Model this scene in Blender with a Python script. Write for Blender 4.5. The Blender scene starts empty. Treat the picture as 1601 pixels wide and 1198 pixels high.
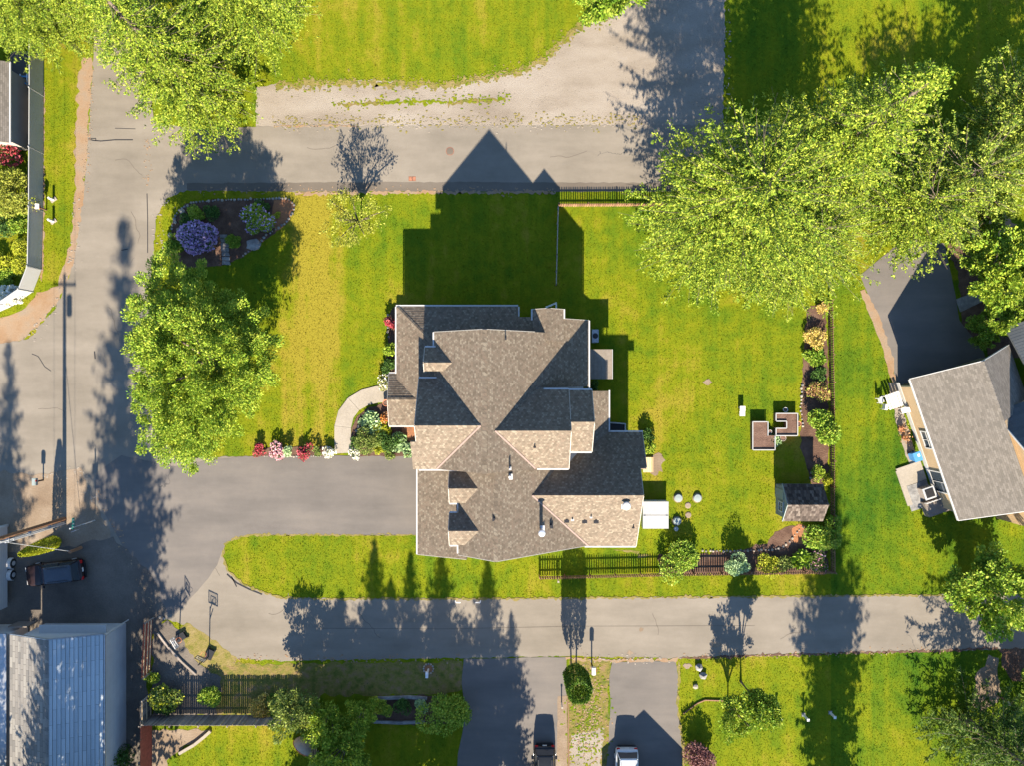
import bpy, bmesh, math, random
import numpy as np
from mathutils import Vector, Matrix
from mathutils.geometry import tessellate_polygon
random.seed(7); rng = np.random.default_rng(7)
R = math.radians
sc = bpy.context.scene
COL = sc.collection

# ------------------------------------------------------------------ camera, sky, sun, exposure
H = 62.0                      # drone height in metres, looking straight down
S = 18.0                      # survey scale: units of the site plan per metre on the ground
cam = bpy.data.cameras.new('camera'); camo = bpy.data.objects.new('camera', cam); COL.objects.link(camo)
camo.location = (0, 0, H); camo.rotation_euler = (0, 0, 0)
cam.sensor_width = 36; cam.lens = 36 * H * S / 1601.0; cam.clip_end = 2000
sc.camera = camo
SUN_EL = 30.0
w = bpy.data.worlds.new('World'); sc.world = w; w.use_nodes = True
wn = w.node_tree.nodes; bg = wn['Background']
sky = wn.new('ShaderNodeTexSky'); sky.sky_type = 'NISHITA'; sky.sun_disc = False
sky.sun_elevation = R(SUN_EL); sky.sun_rotation = R(180); sky.air_density = 1.0; sky.dust_density = 0.0; sky.ozone_density = 4.0
w.node_tree.links.new(sky.outputs[0], bg.inputs[0]); bg.inputs[1].default_value = 0.084
sun = bpy.data.lights.new('sun', 'SUN'); sun.energy = 5.0; sun.angle = R(0.5); sun.color = (1.0, 0.88, 0.70)
suno = bpy.data.objects.new('sun', sun); COL.objects.link(suno); suno.rotation_euler = (R(90 - SUN_EL), 0, 0); suno.location = (0, -60, 50)
vs = sc.view_settings; vs.view_transform = 'Standard'; vs.look = 'None'; vs.gamma = 1; vs.use_curve_mapping = False
vs.exposure = 2.2

# ------------------------------------------------------------------ survey helpers
def G(u, v, h=0.0):
    """site-plan reading (u right, v down) of a point at height h -> world metres"""
    k = (1 - h / H) / S
    return ((u - 800.5) * k, (599.0 - v) * k)
def P3(u, v, h=0.0):
    x, y = G(u, v, h); return Vector((x, y, h))

# ------------------------------------------------------------------ materials
MATS = {}
def nmat(name):
    m = bpy.data.materials.new(name); m.use_nodes = True
    nt = m.node_tree; b = nt.nodes['Principled BSDF']
    b.inputs['Roughness'].default_value = 0.85
    try: b.inputs['Specular IOR Level'].default_value = 0.25
    except Exception: pass
    MATS[name] = m
    return m, nt, b
def N(nt, t, **kw):
    n = nt.nodes.new(t)
    for k, v in kw.items(): setattr(n, k, v)
    return n
def L(nt, a, b): nt.links.new(a, b)
def wpos(nt, scale=(1, 1, 1)):
    g = N(nt, 'ShaderNodeNewGeometry'); mp = N(nt, 'ShaderNodeMapping'); mp.inputs['Scale'].default_value = scale
    L(nt, g.outputs['Position'], mp.inputs['Vector']); return mp.outputs[0]
def noise(nt, vec, scale, detail=3, rough=0.55):
    n = N(nt, 'ShaderNodeTexNoise'); n.inputs['Scale'].default_value = scale; n.inputs['Detail'].default_value = detail
    n.inputs['Roughness'].default_value = rough
    L(nt, vec, n.inputs['Vector']); return n.outputs['Fac']
def ramp(nt, fac, stops):
    r = N(nt, 'ShaderNodeValToRGB'); e = r.color_ramp.elements
    while len(e) < len(stops): e.new(0.5)
    for i, (p, c) in enumerate(stops):
        e[i].position = p; e[i].color = (c[0], c[1], c[2], 1)
    L(nt, fac, r.inputs[0]); return r.outputs[0]
def mix(nt, fac, a, b, mode='MIX'):
    m = N(nt, 'ShaderNodeMix', data_type='RGBA', blend_type=mode)
    for sock, val in ((m.inputs[0], fac), (m.inputs[6], a), (m.inputs[7], b)):
        if isinstance(val, (int, float)): sock.default_value = val
        elif isinstance(val, (tuple, list)): sock.default_value = (val[0], val[1], val[2], 1)
        else: L(nt, val, sock)
    return m.outputs[2]
def math_(nt, op, a, b=None, c=None):
    m = N(nt, 'ShaderNodeMath', operation=op)
    for i, v in enumerate((a, b, c)):
        if v is None: continue
        if isinstance(v, (int, float)): m.inputs[i].default_value = v
        else: L(nt, v, m.inputs[i])
    return m.outputs[0]
def bump(nt, b, h, strength=0.4, dist=0.02):
    n = N(nt, 'ShaderNodeBump'); n.inputs['Strength'].default_value = strength; n.inputs['Distance'].default_value = dist
    L(nt, h, n.inputs['Height']); L(nt, n.outputs[0], b.inputs['Normal'])
def plain(name, col, rough=0.6, var=0.12, scale=6.0, metal=0.0):
    m, nt, b = nmat(name)
    v = wpos(nt); f = noise(nt, v, scale, 4)
    c = ramp(nt, f, [(0.3, tuple(x * (1 - var) for x in col)), (0.7, tuple(min(1, x * (1 + var)) for x in col))])
    L(nt, c, b.inputs['Base Color']); b.inputs['Roughness'].default_value = rough; b.inputs['Metallic'].default_value = metal
    return m
def ground_mat(name, c1, c2, c3, big=0.12, fine=9.0, bs=0.5, bd=0.02, stretch=(1, 1, 1), speck=None):
    m, nt, b = nmat(name)
    v = wpos(nt, stretch); v2 = wpos(nt)
    f1 = noise(nt, v, big, 5, 0.6); f2 = noise(nt, v2, fine, 4, 0.7)
    c = ramp(nt, f1, [(0.32, c1), (0.5, c2), (0.68, c3)])
    c = mix(nt, math_(nt, 'MULTIPLY', f2, 0.9), mix(nt, 1.0, c, (0.6, 0.6, 0.6), 'MULTIPLY'), mix(nt, 1.0, c, (1.35, 1.35, 1.35), 'MULTIPLY'))
    if speck:
        vo = N(nt, 'ShaderNodeTexVoronoi'); vo.inputs['Scale'].default_value = speck[0]; L(nt, v2, vo.inputs['Vector'])
        f = math_(nt, 'LESS_THAN', vo.outputs['Distance'], speck[1])
        f = math_(nt, 'MULTIPLY', f, math_(nt, 'GREATER_THAN', noise(nt, v2, 0.8, 2), 0.5))
        c = mix(nt, f, c, speck[2])
    L(nt, c, b.inputs['Base Color']); b.inputs['Roughness'].default_value = 0.95
    bump(nt, b, f2, bs, bd)
    return m

def lawn_colour(nt, vgeo):
    pos = N(nt, 'ShaderNodeSeparateXYZ'); L(nt, vgeo, pos.inputs[0])
    mp = N(nt, 'ShaderNodeMapping'); mp.inputs['Scale'].default_value = (1.6, 0.10, 1); L(nt, vgeo, mp.inputs['Vector'])
    big = noise(nt, vgeo, 0.11, 5, 0.62); mid = noise(nt, vgeo, 0.9, 4, 0.65); stripe = noise(nt, mp.outputs[0], 0.55, 3, 0.6)
    fine = noise(nt, vgeo, 7.0, 4, 0.75)
    f = math_(nt, 'ADD', math_(nt, 'MULTIPLY', big, 0.75), math_(nt, 'MULTIPLY', mid, 0.42))
    f = math_(nt, 'ADD', f, math_(nt, 'MULTIPLY', stripe, 0.42))
    # dry mown band on the front lawn
    dx = math_(nt, 'ABSOLUTE', math_(nt, 'ADD', pos.outputs[0], 17.3))
    band = math_(nt, 'SUBTRACT', 1.0, math_(nt, 'DIVIDE', dx, 3.1)); band = math_(nt, 'MAXIMUM', band, 0.0)
    band = math_(nt, 'MINIMUM', math_(nt, 'MULTIPLY', band, 1.6), 1.0)
    ylim = math_(nt, 'MULTIPLY', math_(nt, 'GREATER_THAN', pos.outputs[1], -9.0), math_(nt, 'LESS_THAN', pos.outputs[1], 17.0))
    band = math_(nt, 'MULTIPLY', math_(nt, 'MULTIPLY', band, ylim), stripe)
    f = math_(nt, 'ADD', f, math_(nt, 'MULTIPLY', band, 0.42))
    # greener strip east of the back fence and by the lower lane
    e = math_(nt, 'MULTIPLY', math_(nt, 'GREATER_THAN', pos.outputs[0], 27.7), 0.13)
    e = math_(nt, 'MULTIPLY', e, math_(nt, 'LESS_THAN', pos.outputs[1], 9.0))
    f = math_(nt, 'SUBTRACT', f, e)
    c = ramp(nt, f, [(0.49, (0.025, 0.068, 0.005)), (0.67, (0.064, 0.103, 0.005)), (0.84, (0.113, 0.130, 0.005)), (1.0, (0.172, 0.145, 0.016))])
    c = mix(nt, fine, mix(nt, 1.0, c, (0.66, 0.7, 0.6), 'MULTIPLY'), mix(nt, 1.0, c, (1.34, 1.3, 1.4), 'MULTIPLY'))
    return c, fine
def lawn_mat():
    m, nt, b = nmat('lawn_grass'); g = N(nt, 'ShaderNodeNewGeometry')
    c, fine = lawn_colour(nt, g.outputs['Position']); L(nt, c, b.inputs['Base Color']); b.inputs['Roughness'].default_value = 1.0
    b.inputs['Specular IOR Level'].default_value = 0.05
    bump(nt, b, fine, 0.8, 0.05); return m
def blade_mat():
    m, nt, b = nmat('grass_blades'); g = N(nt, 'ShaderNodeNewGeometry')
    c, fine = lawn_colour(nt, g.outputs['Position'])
    r = g.outputs['Random Per Island']
    c = mix(nt, r, mix(nt, 1.0, c, (0.85, 0.88, 0.8), 'MULTIPLY'), mix(nt, 1.0, c, (1.2, 1.16, 1.2), 'MULTIPLY'))
    L(nt, c, b.inputs['Base Color']); b.inputs['Roughness'].default_value = 0.9; b.inputs['Specular IOR Level'].default_value = 0.02
    t = N(nt, 'ShaderNodeBsdfTranslucent'); L(nt, c, t.inputs[0])
    ms = N(nt, 'ShaderNodeMixShader'); ms.inputs[0].default_value = 0.3
    L(nt, b.outputs[0], ms.inputs[1]); L(nt, t.outputs[0], ms.inputs[2]); L(nt, ms.outputs[0], nt.nodes['Material Output'].inputs[0])
    return m
def leaf_mat(name, c1, c2, c3, trans=0.18, scale=0.7):
    m, nt, b = nmat(name); g = N(nt, 'ShaderNodeNewGeometry')
    r = g.outputs['Random Per Island']
    f = math_(nt, 'ADD', math_(nt, 'MULTIPLY', r, 0.6), math_(nt, 'MULTIPLY', noise(nt, g.outputs['Position'], scale, 3), 0.5))
    g_ = (.85 if 'cedar' in name else 1.36) if 'flower' not in name else 1.0
    c = ramp(nt, f, [(0.25, tuple(x * g_ for x in c1)), (0.55, tuple(x * g_ for x in c2)), (0.85, tuple(x * g_ for x in c3))])
    L(nt, c, b.inputs['Base Color']); b.inputs['Roughness'].default_value = 0.6; b.inputs['Specular IOR Level'].default_value = 0.12
    t = N(nt, 'ShaderNodeBsdfTranslucent'); L(nt, mix(nt, 1.0, c, (1.5, 1.35, 0.7), 'MULTIPLY'), t.inputs[0])
    ms = N(nt, 'ShaderNodeMixShader'); ms.inputs[0].default_value = trans
    L(nt, b.outputs[0], ms.inputs[1]); L(nt, t.outputs[0], ms.inputs[2]); L(nt, ms.outputs[0], nt.nodes['Material Output'].inputs[0])
    return m
def shingle_mat(name, cols, bw=0.17, rh=0.15, wear=0.35, tint=(1, 1, 1), bumpy=0.5, mortar=.006):
    """roof covering laid in the slope's own metres (UV): tabs of several colours in courses"""
    m, nt, b = nmat(name); uv = N(nt, 'ShaderNodeUVMap'); uv.uv_map = 'UVMap'
    br = N(nt, 'ShaderNodeTexBrick'); br.offset = 0.5; br.inputs['Scale'].default_value = 1.0
    br.inputs['Brick Width'].default_value = bw; br.inputs['Row Height'].default_value = rh; br.inputs['Mortar Size'].default_value = mortar
    br.inputs['Color1'].default_value = (0, 0, 0, 1); br.inputs['Color2'].default_value = (1, 1, 1, 1); br.inputs['Mortar'].default_value = (0.2, 0.2, 0.2, 1)
    L(nt, uv.outputs[0], br.inputs['Vector'])
    sep = N(nt, 'ShaderNodeSeparateColor'); L(nt, br.outputs['Color'], sep.inputs[0])
    c = ramp(nt, sep.outputs[0], [(i / (len(cols) - 1) * 0.9 + 0.05, tuple(a * t for a, t in zip(k, tint))) for i, k in enumerate(cols)])
    big = noise(nt, uv.outputs[0], 0.35, 4); fine = noise(nt, uv.outputs[0], 12, 3, 0.7)
    c = mix(nt, math_(nt, 'MULTIPLY', big, wear), c, mix(nt, 1.0, c, (1.35, 1.3, 1.2), 'MULTIPLY'))
    c = mix(nt, math_(nt, 'MULTIPLY', fine, 0.55), c, mix(nt, 1.0, c, (0.5, 0.5, 0.5), 'MULTIPLY'))
    c = mix(nt, math_(nt, 'MULTIPLY', br.outputs['Fac'], 0.6), c, (0.05, 0.045, 0.04))
    L(nt, c, b.inputs['Base Color']); b.inputs['Roughness'].default_value = 0.92
    h = math_(nt, 'SUBTRACT', math_(nt, 'MULTIPLY', fine, 0.4), br.outputs['Fac'])
    bump(nt, b, h, bumpy, 0.01)
    return m
def siding_mat(name, col, pitch=0.16):
    m, nt, b = nmat(name); g = N(nt, 'ShaderNodeNewGeometry'); s = N(nt, 'ShaderNodeSeparateXYZ'); L(nt, g.outputs['Position'], s.inputs[0])
    fr = math_(nt, 'FRACT', math_(nt, 'DIVIDE', s.outputs[2], pitch))
    edge = math_(nt, 'LESS_THAN', fr, 0.1)
    c = mix(nt, noise(nt, wpos(nt), 1.5, 4), tuple(x * 0.85 for x in col), tuple(x * 1.1 for x in col))
    c = mix(nt, math_(nt, 'MULTIPLY', edge, 0.5), c, tuple(x * 0.4 for x in col))
    L(nt, c, b.inputs['Base Color']); b.inputs['Roughness'].default_value = 0.6
    bump(nt, b, fr, 0.5, 0.015); return m
def wood_mat(name, c1, c2, stretch=(14, 14, 0.8)):
    m, nt, b = nmat(name); v = wpos(nt, stretch); f = noise(nt, v, 1.0, 5, 0.65)
    oi = N(nt, 'ShaderNodeObjectInfo')
    c = ramp(nt, f, [(0.3, c1), (0.7, c2)])
    c = mix(nt, oi.outputs['Random'], mix(nt, 1.0, c, (0.65, 0.65, 0.65), 'MULTIPLY'), mix(nt, 1.0, c, (1.3, 1.3, 1.3), 'MULTIPLY'))
    L(nt, c, b.inputs['Base Color']); bump(nt, b, f, 0.3, 0.01); return m
def asphalt_mat(name, c1, c2, c3, stretch=(0.25, 1, 1)):
    m, nt, b = nmat(name); v = wpos(nt); vs_ = wpos(nt, stretch)
    big = noise(nt, v, 0.14, 6, 0.68); st = noise(nt, vs_, 0.55, 4, 0.6); fine = noise(nt, v, 16, 3, 0.7); med = noise(nt, v, 1.6, 5, 0.7)
    f = math_(nt, 'ADD', math_(nt, 'MULTIPLY', big, 0.5), math_(nt, 'MULTIPLY', st, 0.5))
    c = ramp(nt, f, [(0.33, c1), (0.5, c2), (0.67, c3)])
    c = mix(nt, math_(nt, 'MULTIPLY', med, 0.35), c, mix(nt, 1.0, c, (0.72, 0.7, 0.68), 'MULTIPLY'))
    c = mix(nt, math_(nt, 'MULTIPLY', fine, 0.5), c, mix(nt, 1.0, c, (0.7, 0.7, 0.7), 'MULTIPLY'))
    # hairline cracks
    vo = N(nt, 'ShaderNodeTexVoronoi', feature='DISTANCE_TO_EDGE'); vo.inputs['Scale'].default_value = 0.13
    wv = N(nt, 'ShaderNodeVectorMath', operation='ADD'); nz = N(nt, 'ShaderNodeTexNoise'); nz.inputs['Scale'].default_value = 0.7; nz.inputs['Detail'].default_value = 4
    L(nt, v, nz.inputs['Vector']); sc2 = N(nt, 'ShaderNodeVectorMath', operation='SCALE'); sc2.inputs['Scale'].default_value = 2.4
    L(nt, nz.outputs['Color'], sc2.inputs[0]); L(nt, v, wv.inputs[0]); L(nt, sc2.outputs[0], wv.inputs[1]); L(nt, wv.outputs[0], vo.inputs['Vector'])
    cr = math_(nt, 'LESS_THAN', vo.outputs['Distance'], 0.0035)
    cr = math_(nt, 'MULTIPLY', cr, math_(nt, 'GREATER_THAN', noise(nt, v, 0.16, 2), 0.64))
    c = mix(nt, math_(nt, 'MULTIPLY', cr, 0.55), c, (0.03, 0.03, 0.03))
    L(nt, c, b.inputs['Base Color']); b.inputs['Roughness'].default_value = 0.9
    bump(nt, b, fine, 0.25, 0.008); return m

lawn_mat(); blade_mat()
asphalt_mat('old_asphalt', (0.124, 0.108, 0.086), (0.162, 0.141, 0.114), (0.200, 0.175, 0.143))
asphalt_mat('driveway_asphalt', (0.088, 0.080, 0.073), (0.116, 0.104, 0.094), (0.148, 0.130, 0.114), (0.2, 1, 1))
asphalt_mat('dark_asphalt', (0.050, 0.046, 0.044), (0.062, 0.057, 0.054), (0.080, 0.074, 0.068), (1, 0.3, 1))
asphalt_mat('worn_strip', (0.085, 0.070, 0.056), (0.105, 0.088, 0.070), (0.13, 0.11, 0.09), (0.3, 1, 1))
ground_mat('gravel', (0.160, 0.132, 0.103), (0.206, 0.175, 0.142), (0.236, 0.206, 0.172), 0.3, 12, 0.9, 0.035, (.5, 1.2, 1), speck=(5.0, 0.12, (0.05, 0.045, 0.04)))
ground_mat('bare_soil', (0.135, 0.096, 0.064), (0.17, 0.127, 0.088), (0.205, 0.162, 0.12), 0.35, 8, 0.8, 0.03)
ground_mat('needle_litter', (0.19, 0.115, 0.062), (0.205, 0.14, 0.088), (0.185, 0.145, 0.105), 0.6, 10, 0.7, 0.02)
ground_mat('dark_yard_dirt', (0.075, 0.062, 0.052), (0.10, 0.085, 0.070), (0.13, 0.11, 0.09), 0.3, 8, 0.8, 0.03)
ground_mat('bark_mulch', (0.060, 0.032, 0.022), (0.085, 0.048, 0.032), (0.115, 0.07, 0.048), 1.2, 11, 1.0, 0.05)
ground_mat('garden_soil', (0.085, 0.048, 0.034), (0.105, 0.062, 0.045), (0.14, 0.085, 0.062), 1.5, 12, 1.0, 0.05)
ground_mat('red_bark', (0.20, 0.085, 0.042), (0.25, 0.11, 0.05), (0.17, 0.08, 0.045), 1.2, 10, 1.0, 0.04)
ground_mat('dry_grass', (0.095, 0.098, 0.012), (0.150, 0.122, 0.035), (0.185, 0.142, 0.06), 1.6, 9, 1.0, 0.04)
ground_mat('leaf_litter_lawn', (0.062, 0.078, 0.010), (0.130, 0.108, 0.024), (0.165, 0.108, 0.055), 1.6, 6, 1.0, 0.05, speck=(3.0, 0.13, (0.03, 0.05, 0.01)))
ground_mat('concrete', (0.21, 0.185, 0.15), (0.245, 0.215, 0.175), (0.27, 0.24, 0.20), 0.5, 10, 0.3, 0.006)
ground_mat('stone_grey', (0.12, 0.118, 0.115), (0.17, 0.165, 0.16), (0.24, 0.235, 0.22), 2.0, 9, 0.8, 0.02)
TAB = [(0.092, 0.072, 0.053), (0.109, 0.087, 0.065), (0.121, 0.096, 0.072), (0.129, 0.097, 0.072), (0.139, 0.113, 0.085), (0.172, 0.144, 0.110)]
shingle_mat('roof_shingles', TAB)
shingle_mat('cap_shingles', TAB, 0.3, 0.24)
shingle_mat('beige_shingles', [(0.095, 0.086, 0.075), (0.112, 0.100, 0.088), (0.124, 0.111, 0.098), (0.140, 0.126, 0.112)], 0.32, 0.15)
shingle_mat('cedar_shakes', [(0.030, 0.022, 0.018), (0.048, 0.036, 0.030), (0.070, 0.054, 0.045), (0.12, 0.10, 0.085)], 0.16, 0.3)
shingle_mat('metal_shingles', [(0.26, 0.30, 0.33), (0.30, 0.34, 0.37), (0.33, 0.37, 0.40)], 2.4, 0.30, 0.6, mortar=.013)  # blue-grey metal, tinted bluer to carry sky light on the east slope
shingle_mat('shade_dark_metal', [(0.05, 0.058, 0.066), (0.06, 0.068, 0.076), (0.068, 0.076, 0.085)], 0.5, 0.3)  # dark metal; shade of the north-facing slope is put into the tone
shingle_mat('patchy_shingles', [(0.12, 0.115, 0.11), (0.16, 0.15, 0.14), (0.20, 0.19, 0.175)], 0.9, 0.3, 0.6, mortar=.02)
siding_mat('house_siding', (0.26, 0.24, 0.21)); siding_mat('tan_siding', (0.36, 0.26, 0.155)); siding_mat('pale_siding', (0.33, 0.34, 0.35), 0.22)
siding_mat('sage_siding', (0.12, 0.13, 0.095)); siding_mat('blue_grey_siding', (0.17, 0.20, 0.21))
plain('white_trim', (0.36, 0.355, 0.345), 0.45, 0.04); plain('white_plastic', (0.5, 0.49, 0.47), 0.35, 0.04); plain('vinyl', (0.285, 0.285, 0.28), 0.5, 0.05)
plain('metal_grey', (0.30, 0.31, 0.32), 0.4, 0.15, 6, 0.6); plain('galvanised', (0.55, 0.56, 0.57), 0.35, 0.1, 8, 0.5)
plain('black_paint', (0.018, 0.018, 0.02), 0.4, 0.2); plain('rubber', (0.02, 0.02, 0.02), 0.85, 0.2)
plain('weathered_cover', (0.175, 0.15, 0.125), 0.55, 0.12, 3); plain('lid_green', (0.19, 0.225, 0.22), 0.5, 0.06); plain('rusty', (0.16, 0.075, 0.05), 0.85, 0.3)
plain('blue_plastic', (0.06, 0.20, 0.42), 0.45, 0.1); plain('green_sign', (0.01, 0.19, 0.14), 0.4, 0.06); plain('orange_cloth', (0.55, 0.16, 0.06), 0.8, 0.1)
plain('tan_cloth', (0.42, 0.35, 0.26), 0.85, 0.08); plain('red_fence', (0.235, 0.062, 0.038), 0.85, 0.25, 4); plain('car_black', (0.012, 0.013, 0.015), 0.2, 0.1)
plain('car_white', (0.42, 0.43, 0.44), 0.2, 0.03); plain('car_maroon', (0.016, 0.010, 0.011), 0.25, 0.1); plain('car_navy', (0.035, 0.045, 0.06), 0.35, 0.1)
plain('flashing', (0.19, 0.135, 0.115), 0.6, 0.1); plain('cushion_yellow', (0.65, 0.52, 0.04), 0.8, 0.1); plain('terracotta', (0.36, 0.15, 0.08), 0.85, 0.15); plain('tail_red', (0.35, 0.01, 0.01), 0.25, 0.05)
m, nt, b = nmat('acrylic'); tp_ = N(nt, 'ShaderNodeBsdfTransparent'); mx_ = N(nt, 'ShaderNodeMixShader'); mx_.inputs[0].default_value = .15; L(nt, tp_.outputs[0], mx_.inputs[1]); L(nt, b.outputs[0], mx_.inputs[2]); L(nt, mx_.outputs[0], nt.nodes['Material Output'].inputs[0])
m, nt, b = nmat('glass'); b.inputs['Base Color'].default_value = (0.03, 0.04, 0.05, 1); b.inputs['Roughness'].default_value = 0.08; b.inputs['Specular IOR Level'].default_value = 0.6
wood_mat('fence_stain', (0.125, 0.065, 0.038), (0.215, 0.120, 0.072)); wood_mat('grey_board', (0.15, 0.125, 0.105), (0.235, 0.20, 0.172)); wood_mat('pale_picket', (0.42, 0.30, 0.17), (0.55, 0.42, 0.26))
wood_mat('pole_wood', (0.17, 0.085, 0.045), (0.27, 0.14, 0.075), (16, 16, 0.5)); wood_mat('bark', (0.07, 0.052, 0.040), (0.15, 0.115, 0.09), (8, 8, 1.5)); wood_mat('new_wood', (0.40, 0.28, 0.15), (0.5, 0.36, 0.2))
leaf_mat('fir_leaf', (0.026, 0.060, 0.006), (0.112, 0.162, 0.013), (0.222, 0.250, 0.030))
leaf_mat('fir_leaf_pale', (0.028, 0.062, 0.008), (0.116, 0.162, 0.018), (0.226, 0.250, 0.040))
leaf_mat('maple_leaf', (0.052, 0.105, 0.010), (0.130, 0.195, 0.016), (0.235, 0.268, 0.034))
leaf_mat('bright_leaf', (0.060, 0.120, 0.010), (0.115, 0.185, 0.016), (0.205, 0.235, 0.035))
leaf_mat('dark_leaf', (0.016, 0.040, 0.008), (0.034, 0.075, 0.014), (0.065, 0.115, 0.024))
leaf_mat('cedar_leaf', (0.022, 0.060, 0.008), (0.058, 0.112, 0.014), (0.135, 0.185, 0.030))
leaf_mat('arborvitae_leaf', (0.022, 0.055, 0.006), (0.045, 0.090, 0.010), (0.075, 0.120, 0.014))
leaf_mat('lime_leaf', (0.13, 0.16, 0.010), (0.20, 0.225, 0.014), (0.28, 0.27, 0.03))
leaf_mat('pale_leaf', (0.09, 0.115, 0.015), (0.15, 0.165, 0.022), (0.20, 0.20, 0.04))
leaf_mat('yellow_leaf', (0.20, 0.17, 0.03), (0.30, 0.23, 0.05), (0.40, 0.28, 0.11))
leaf_mat('sage_leaf', (0.10, 0.16, 0.07), (0.17, 0.25, 0.11), (0.28, 0.36, 0.20))
leaf_mat('olive_leaf', (0.060, 0.090, 0.018), (0.10, 0.14, 0.028), (0.17, 0.19, 0.05))
leaf_mat('plum_leaf', (0.055, 0.022, 0.026), (0.11, 0.05, 0.05), (0.18, 0.095, 0.085), 0.2)
leaf_mat('rust_leaf', (0.13, 0.07, 0.03), (0.22, 0.12, 0.06), (0.32, 0.19, 0.10), 0.2)
leaf_mat('purple_flower', (0.26, 0.17, 0.38), (0.38, 0.27, 0.50), (0.50, 0.41, 0.60), 0.2)
leaf_mat('pink_flower', (0.42, 0.13, 0.20), (0.60, 0.30, 0.36), (0.72, 0.52, 0.52), 0.2)
leaf_mat('red_flower', (0.24, 0.02, 0.035), (0.36, 0.045, 0.065), (0.48, 0.12, 0.14), 0.2)
leaf_mat('white_flower', (0.55, 0.53, 0.48), (0.68, 0.66, 0.60), (0.75, 0.74, 0.70), 0.2)
leaf_mat('orange_flower', (0.40, 0.10, 0.02), (0.52, 0.16, 0.03), (0.58, 0.26, 0.06), 0.2)

# ------------------------------------------------------------------ mesh helpers
def tag(o, label=None, cat=None, group=None, kind=None):
    if label: o['label'] = label
    if cat: o['category'] = cat
    if group: o['group'] = group
    if kind: o['kind'] = kind
    return o
def link(name, me, mat, parent=None, local=False):
    o = bpy.data.objects.new(name, me); COL.objects.link(o)
    if mat: 
        if len(me.materials) == 0: me.materials.append(MATS[mat])
    if parent:
        o.parent = parent
        if not local:
            w0 = Vector(parent.location); p = parent.parent
            while p: w0 += Vector(p.location); p = p.parent
            o.location = -w0
    return o
def thing(name, label, cat, loc=(0, 0, 0), rotz=0.0, group=None):
    o = bpy.data.objects.new(name, None); COL.objects.link(o); o.empty_display_size = 0.3
    o.location = loc; o.rotation_euler = (0, 0, rotz)
    return tag(o, label, cat, group)
class MB:
    def __init__(s): s.v = []; s.f = []; s.uv = None
    def add(s, vs, fs):
        n = len(s.v); s.v += [tuple(p) for p in vs]; s.f += [tuple(i + n for i in f) for f in fs]; return s
    def box(s, c, d, rz=0.0, rx=0.0):
        hx, hy, hz = d[0] / 2, d[1] / 2, d[2] / 2
        M = Matrix.Rotation(rz, 3, 'Z') @ Matrix.Rotation(rx, 3, 'X')
        vs = [Vector(c) + M @ Vector((sx * hx, sy * hy, sz * hz)) for sx in (-1, 1) for sy in (-1, 1) for sz in (-1, 1)]
        return s.add(vs, [(0, 1, 3, 2), (4, 6, 7, 5), (0, 4, 5, 1), (2, 3, 7, 6), (0, 2, 6, 4), (1, 5, 7, 3)])
    def bar(s, a, b, wd, ht, up=(0, 0, 1)):
        a, b, up = Vector(a), Vector(b), Vector(up); d = (b - a).normalized(); sd = d.cross(up)
        if sd.length < 1e-4: sd = d.cross(Vector((1, 0, 0)))
        sd.normalize(); u = sd.cross(d)
        vs = [p + sd * (i * wd / 2) + u * (j * ht / 2) for p in (a, b) for i, j in ((-1, -1), (1, -1), (1, 1), (-1, 1))]
        return s.add(vs, [(0, 3, 2, 1), (4, 5, 6, 7), (0, 1, 5, 4), (1, 2, 6, 5), (2, 3, 7, 6), (3, 0, 4, 7)])
    def tube(s, a, b, r0, r1=None, n=8, cap=True):
        r1 = r0 if r1 is None else r1
        a, b = Vector(a), Vector(b); d = (b - a).normalized(); t = Vector((1, 0, 0)) if abs(d.x) < 0.8 else Vector((0, 1, 0))
        p = d.cross(t).normalized(); q = d.cross(p)
        vs = [c + (p * math.cos(2 * math.pi * i / n) + q * math.sin(2 * math.pi * i / n)) * r for c, r in ((a, r0), (b, r1)) for i in range(n)]
        fs = [(i, (i + 1) % n, n + (i + 1) % n, n + i) for i in range(n)]
        if cap: fs += [tuple(range(n))[::-1], tuple(range(n, 2 * n))]
        return s.add(vs, fs)
    def path(s, pts, rs, n=6):
        for i in range(len(pts) - 1): s.tube(pts[i], pts[i + 1], rs[i], rs[i + 1], n, cap=(i in (0, len(pts) - 2)))
        return s
    def prism(s, poly, z0, z1):
        n = len(poly); tri = tessellate_polygon([[Vector((x, y, 0)) for x, y in poly]])
        vs = [(x, y, z0) for x, y in poly] + [(x, y, z1) for x, y in poly]
        fs = [(i, (i + 1) % n, n + (i + 1) % n, n + i) for i in range(n)]
        fs += [tuple(n + i for i in t) for t in tri] + [tuple(reversed(t)) for t in tri]
        return s.add(vs, fs)
    def lathe(s, c, prof, n=16):
        c = Vector(c); m = len(prof)
        vs = [c + Vector((r * math.cos(2 * math.pi * i / n), r * math.sin(2 * math.pi * i / n), z)) for r, z in prof for i in range(n)]
        fs = [(j * n + i, j * n + (i + 1) % n, (j + 1) * n + (i + 1) % n, (j + 1) * n + i) for j in range(m - 1) for i in range(n)]
        fs += [tuple(range(n))[::-1], tuple(range((m - 1) * n, m * n))]
        return s.add(vs, fs)
    def mesh(s, name, fix=True):
        me = bpy.data.meshes.new(name); me.from_pydata(s.v, [], s.f)
        if fix:
            bm = bmesh.new(); bm.from_mesh(me); bmesh.ops.recalc_face_normals(bm, faces=bm.faces); bm.to_mesh(me); bm.free()
        me.update(); return me
    def build(s, name, mat, parent=None, local=False, smooth=False):
        me = s.mesh(name)
        if smooth: me.polygons.foreach_set('use_smooth', [True] * len(me.polygons))
        return link(name, me, mat, parent, local)
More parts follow.
